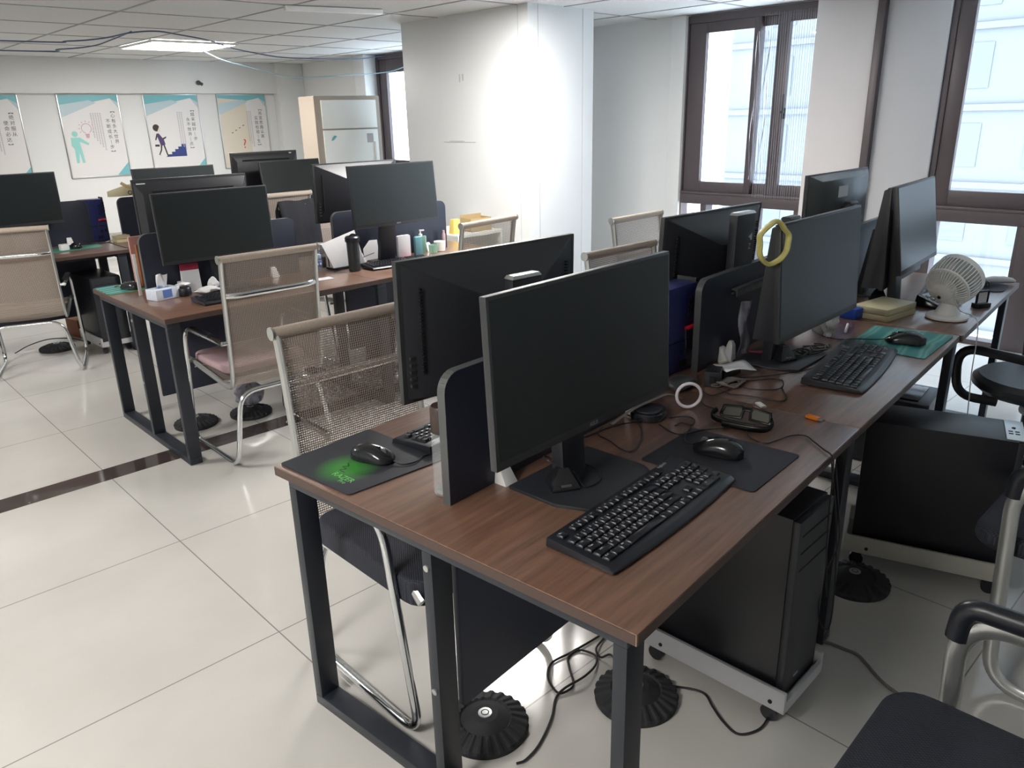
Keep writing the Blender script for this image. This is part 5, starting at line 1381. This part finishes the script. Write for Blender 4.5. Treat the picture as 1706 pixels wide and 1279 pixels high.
cable('hanging_cable', [D(1.93, 0.565, 0.71), D(1.955, 0.555, 0.60), D(1.975, 0.545, 0.46), D(1.93, 0.56, 0.36), D(1.90, 0.55, 0.26), D(1.95, 0.535, 0.20), D(2.0, 0.545, 0.28), D(1.99, 0.56, 0.50), D(2.0, 0.60, 0.70)], 0.0022, M['cable'], 'thin black cable hanging in a loop before the near tower')
cable('floor_cable', [(1.10, 6.55, 0.006), (1.22, 6.62, 0.03), (1.36, 6.63, 0.045), (1.50, 6.58, 0.03), (1.56, 6.5, 0.01)], 0.004, M['cable'], 'black floor cable behind the left back row disc', group=gf)
g = G(); g.b2(-0.10, 0.10, -0.09, 0.09, 0, 0.14); 
tag(g.build('carton', M['brown'], bevel=0.003), 'brown carton on the floor behind the left edge chair', 'carton', loc=(1.66, 6.78, 0.0), rz=R(12))

# ================================================================== SECOND ROW THINGS
tb = root('tissue_box', 'white and blue tissue box with a tissue pulled up', 'tissue box', (1.375, 4.035, 0.7505), R(14))
g = G(); g.b2(-0.068, 0.068, -0.045, 0.045, 0, 0.055); g.build('box', M['tissue'], tb, bevel=0.004)
g = G(); g.b2(-0.03, 0.02, -0.0465, -0.045, 0.01, 0.05); g.b2(-0.03, 0.03, -0.015, 0.015, 0.0553, 0.056); g.build('blue_print', M['blueprint'], tb)
g = G(); rows = [[(-0.028+0.056*j/6+0.008*k/5, 0.008*sin(j*1.4+k*0.6), 0.05+0.018*k+0.006*sin(j)) for j in range(7)] for k in range(5)]
g.sheet(rows); g.build('tissue', M['paper'], tb, smooth=True, solid=0.001)
g = G(); g.lathe([(0.034, 0), (0.036, 0.004), (0.036, 0.038), (0.033, 0.042)], 24)
tag(g.build('round_tin', M['blk'], smooth=True), 'round black tin right of the tissue box', 'tin', loc=(1.475, 4.02, 0.7505))
cal = root('desk_calendar', 'white desk calendar with a crimson top standing behind the round tin', 'calendar', (1.545, 4.09, 0.7505), R(-8))
g = G(); g.loft([[(-0.045, -0.03, 0), (0.045, -0.03, 0), (0.045, 0.03, 0), (-0.045, 0.03, 0)], [(-0.045, -0.004, 0.145), (0.045, -0.004, 0.145), (0.045, 0.002, 0.145), (-0.045, 0.002, 0.145)]]); g.build('leaves', M['paper'], cal)
g = G(); g.loft([[(-0.0455, -0.0115, 0.115), (0.0455, -0.0115, 0.115), (0.0455, 0.009, 0.115), (-0.0455, 0.009, 0.115)], [(-0.0455, -0.006, 0.147), (0.0455, -0.006, 0.147), (0.0455, 0.003, 0.147), (-0.0455, 0.003, 0.147)]]); g.build('top_band', M['crimson'], cal)
def crumple(name, label, cat, loc, s, m_, seed):
    rnd = random.Random(seed); g_ = G(); n_ = 12; rows_ = []
    ph_ = rnd.uniform(0, 6)
    for k in range(7):
        t = k/6; rr_ = sin(pi*(0.08+0.86*t))
        rows_.append([(s[0]*rr_*(1+0.28*sin(3*j+ph_+k*1.7))*cos(2*pi*j/n_), s[1]*rr_*(1+0.28*cos(2*j+ph_*2+k))*sin(2*pi*j/n_), s[2]*t+0.002) for j in range(n_)])
    g_.loft(rows_); return tag(g_.build(name, m_, smooth=True), label, cat, loc=loc)
crumple('crumpled_tissue', 'crumpled white tissue on the round tin', 'tissue', (1.475, 4.025, 0.793), (0.036, 0.024, 0.024), M['paper'], 3)
crumple('face_mask', 'crumpled cream face mask behind the small keyboard', 'face mask', (1.575, 3.955, 0.7505), (0.062, 0.035, 0.04), M['bag'], 5)
crumple('face_mask', 'cream face mask standing up beside the calendar', 'face mask', (1.625, 4.0, 0.7505), (0.028, 0.02, 0.075), M['bag'], 9)
g = G(); g.b2(-0.008, 0.008, -0.003, 0.003, 0, 0.215)
o = tag(g.build('white_ruler', M['white'], bevel=0.001), 'upright white plastic strip at the left end of the second row divider', 'strip', loc=(1.318, 4.20, 0.7505), rz=0)
cb = root('cardboard_panel', 'chestnut cardboard leaning at the left end of the second row', 'cardboard', (1.445, 4.40, 0.7505), R(4))
g = G(); g.b2(-0.05, 0.05, -0.012, 0.012, 0, 0.235); g.build('sheet', M['brown'], cb, bevel=0.002)
g = G(); g.b2(-0.07, 0.0, 0.014, 0.03, 0.0, 0.275); 
tag(g.build('rose_folder', M['rose'], bevel=0.002), 'rose folder showing behind the chestnut cardboard', 'folder', loc=(1.445, 4.405, 0.7505), rz=R(4))
# bottles etc.
bb_ = root('blue_capped_bottle', 'small clear bottle with a pale blue cap and round eye print', 'bottle', (2.275, 4.05, 0.7505), R(20))
g = G(); g.lathe([(0.022, 0), (0.027, 0.003), (0.027, 0.068), (0.022, 0.074)], 22); g.build('body', M['clear'], bb_, smooth=True)
g = G(); g.lathe([(0.0275, 0.035), (0.0278, 0.036), (0.0278, 0.062), (0.0275, 0.063)], 22); g.build('sleeve', M['blueprint'], bb_, smooth=True)
g = G(); g.lathe([(0.024, 0.074), (0.025, 0.076), (0.025, 0.098), (0.022, 0.102)], 22); g.build('cap', M['skyblue'], bb_, smooth=True)
g = G()
for sx in (-1, 1):
    an = R(-118+sx*20)
    g.lathe([(0.007, 0), (0.007, 0.0015), (0.0001, 0.0018)], 14, T((0.0272*cos(an), 0.0272*sin(an), 0.049)) @ Rz(an) @ Ry(R(90)))
g.build('eye_print', M['white'], bb_, smooth=True)
jr = root('glass_jar', 'clear glass jar behind the blue-capped bottle', 'jar', (2.345, 4.13, 0.7505), 0)
g = G(); g.lathe([(0.03, 0), (0.036, 0.004), (0.036, 0.11), (0.03, 0.12)], 24); g.build('body', M['clear'], jr, smooth=True)
g = G(); g.lathe([(0.034, 0.12), (0.036, 0.122), (0.036, 0.145), (0.03, 0.15)], 24); g.build('lid', M['silver'], jr, smooth=True)
g = G(); g.lathe([(0.0, 0.004), (0.032, 0.006), (0.032, 0.07), (0.0, 0.075)], 18); g.build('contents', M['copper'], jr, smooth=True)
tm = root('black_tumbler', 'tall smoked black tumbler on the second row', 'tumbler', (2.435, 3.905, 0.7505), 0)
g = G(); g.lathe([(0.030, 0), (0.034, 0.003), (0.037, 0.16), (0.038, 0.175)], 28); g.build('cup', M['smoke'], tm, smooth=True)
g = G(); g.lathe([(0.041, 0.170), (0.043, 0.174), (0.043, 0.194), (0.036, 0.202)], 28); lid = g.build('lid', M['blk'], tm, smooth=True)
g = G(); g.tube([(-0.02, 0, 0.200), (0.0, 0, 0.212), (0.025, 0, 0.206)], 0.005, n=8, smooth=4); g.build('lid_tab', M['blk'], lid, smooth=True)
fb = root('document_stand', 'white sheets on a stand behind the tumbler', 'document stand', (2.465, 4.05, 0.7505), R(2))
g = G(); g.loft([[(-0.105, -0.03, 0.012), (0.12, -0.03, 0.012), (0.12, -0.027, 0.012), (-0.105, -0.027, 0.012)], [(-0.13, 0.04, 0.15), (0.11, 0.04, 0.205), (0.11, 0.043, 0.205), (-0.13, 0.043, 0.15)]]); g.build('sheet', M['paper'], fb)
g = G(); g.b2(-0.11, 0.12, -0.05, 0.04, 0.0, 0.012); g.tube([(-0.09, 0.04, 0.01), (-0.09, 0.045, 0.10)], 0.004); g.tube([(0.09, 0.04, 0.01), (0.09, 0.048, 0.14)], 0.004); g.build('stand', M['blk'], fb)
g = G(); g.b2(-0.05, 0.05, -0.002, 0.002, 0, 0.125, Rx(R(-12)))
tag(g.build('envelope', M['paper']), 'pale envelope leaning behind the dark screen with the silver mark', 'envelope', loc=(2.70, 4.115, 0.7505), rz=R(-12))
wb = root('white_panel_box', 'upright white rounded panel right of the silver-marked screen stand', 'box', (2.90, 4.05, 0.7505), R(-3))
g = G(); g.prism(rrect(0.095, 0.14, 0.012, cx=0, cy=0.07), -0.01, 0.01, mx=Rx(R(90))); g.build('panel', M['paper'], wb, bevel=0.002)
g = G(); g.b2(-0.05, 0.06, -0.06, 0.02, 0, 0.004); g.build('red_foot', M['crimson'], wb)
g = G(); g.b2(-0.024, 0.024, -0.018, 0.018, 0, 0.118)
ab = tag(g.build('aqua_box', M['aqua'], bevel=0.002), 'aqua and white carton beside the green pump bottle', 'carton', loc=(3.00, 4.03, 0.7505), rz=R(-15))
pb = root('pump_bottle', 'clear green hand wash bottle with pump', 'pump bottle', (3.075, 4.10, 0.7505), R(-30))
g = G(); g.prism(rrect(0.075, 0.045, 0.015), 0, 0.11); g.build('body', M['mint'], pb, bevel=0.006)
g = G(); g.lathe([(0.012, 0.108), (0.012, 0.122), (0.005, 0.124), (0.005, 0.145)], 14); g.b2(-0.006, 0.026, -0.005, 0.005, 0.142, 0.150); g.build('pump', M['white'], pb, smooth=True)
g = G(); g.lathe([(0.022, 0), (0.029, 0.003), (0.031, 0.055), (0.029, 0.056), (0.026, 0.008)], 22)
tag(g.build('green_cup', M['mint'], smooth=True), 'low clear green cup in front of the pump bottle', 'cup', loc=(3.12, 4.03, 0.7505))
g = G(); g.lathe([(0.032, 0), (0.036, 0.003), (0.038, 0.065), (0.034, 0.066), (0.030, 0.01)], 22)
tag(g.build('white_cup', M['white'], smooth=True), 'white cup beside the low green cup', 'cup', loc=(3.20, 4.06, 0.7505))
g = G(); g.lathe([(0.010, 0), (0.012, 0.004), (0.012, 0.10), (0.008, 0.108), (0.008, 0.125)], 16)
tag(g.build('pink_tube', M['pink'], smooth=True), 'slim pink tube standing by the divider end', 'tube', loc=(3.27, 4.10, 0.7505))
g = G(); g.b2(-0.055, 0.055, -0.035, 0.035, 0, 0.0015)
tag(g.build('banknote_card', M['skirt']), 'patterned grey card on the desk before the blue-capped bottle', 'card', loc=(2.175, 3.83, 0.7505), rz=R(-5))
cable('desk_cable', [(2.33, 3.96, 0.753), (2.42, 4.0, 0.755), (2.50, 4.03, 0.77), (2.60, 4.06, 0.79), (2.70, 4.09, 0.80)], 0.0022, M['cable'], 'black cable crossing behind the tumbler')
# cartons on the floor-side shelf by the column
cs = root('side_shelf', 'low white shelf against the column behind the last tan chair', 'shelf', (3.74, 4.52, 0), 0)
g = G(); g.b2(0, 0.46, 0, 0.5, 0.72, 0.745); g.build('top', M['cabw'], cs, bevel=0.003)
for xx in (0.0, 0.44):
    g = G(); g.b2(xx, xx+0.02, 0, 0.5, 0, 0.72); g.build('side', M['cabw'], cs)
g = G(); g.loft([[(-0.04, -0.03, 0), (0.04, -0.03, 0), (0.04, 0.03, 0), (-0.04, 0.03, 0)], [(-0.028, -0.02, 0.11), (0.03, -0.02, 0.11), (0.03, 0.02, 0.11), (-0.028, 0.02, 0.11)]])
tag(g.build('yellow_bag', M['ycard'], bevel=0.003), 'small yellow paper bag on the shelf by the column', 'paper bag', loc=(3.80, 4.62, 0.7455))
cb2 = root('open_carton', 'open kraft carton on the shelf by the column', 'carton', (4.03, 4.64, 0.7455), R(-6))
g = G(); g.b2(-0.10, 0.10, -0.07, -0.066, 0, 0.10); g.b2(-0.10, 0.10, 0.066, 0.07, 0, 0.12); g.b2(-0.10, -0.096, -0.07, 0.07, 0, 0.10); g.b2(0.096, 0.10, -0.07, 0.07, 0, 0.10); g.b2(-0.10, 0.10, -0.07, 0.07, 0, 0.004); g.build('box', M['card'], cb2)

# ---- back row things
hb = root('cream_handbag', 'cream handbag with a brown strap on the divider by the blue case', 'handbag', (2.03, 6.49, 1.065), R(0))
g = G(); rings = []
for t in range(9):
    a = t/8; yy = 0.04*(1-(2*a-1)**2)
    rings.append([(-0.10+0.20*a, y_, z_) for y_, z_ in ((-yy-0.004, 0.01), (yy+0.004, 0.01), (yy*0.6+0.003, 0.05+0.05*a), (-yy*0.6-0.003, 0.05+0.05*a))])
g.loft(rings); g.build('body', M['beige'], hb, bevel=0.004)
g = G(); g.tube([(0.0, -0.03, 0.11), (0.03, -0.045, 0.085), (0.07, -0.05, 0.07)], 0.01, n=8, flat=(0.003, 0.012, (0, 1, 0))); g.build('strap', M['card'], hb, smooth=True)
g = G(); g.tube([(0.05+0.014*cos(2*pi*i/14), -0.05, 0.035+0.014*sin(2*pi*i/14)) for i in range(14)], 0.003, n=6, closed=True); g.build('ring', M['copper'], hb, smooth=True)
g = G(); g.prism(rrect(0.06, 0.05, 0.012), 0, 0.045)
tag(g.build('white_charger', M['white'], bevel=0.004), 'white plug charger on the back row beside the left edge chair', 'charger', loc=(1.50, 6.24, 0.7505), rz=R(10))
cable('desk_cable', [(1.50, 6.36, 0.756), (1.60, 6.42, 0.758), (1.72, 6.40, 0.757), (1.80, 6.36, 0.756), (1.86, 6.42, 0.756)], 0.004, M['cable'], 'black cable lying behind the plain green mat')
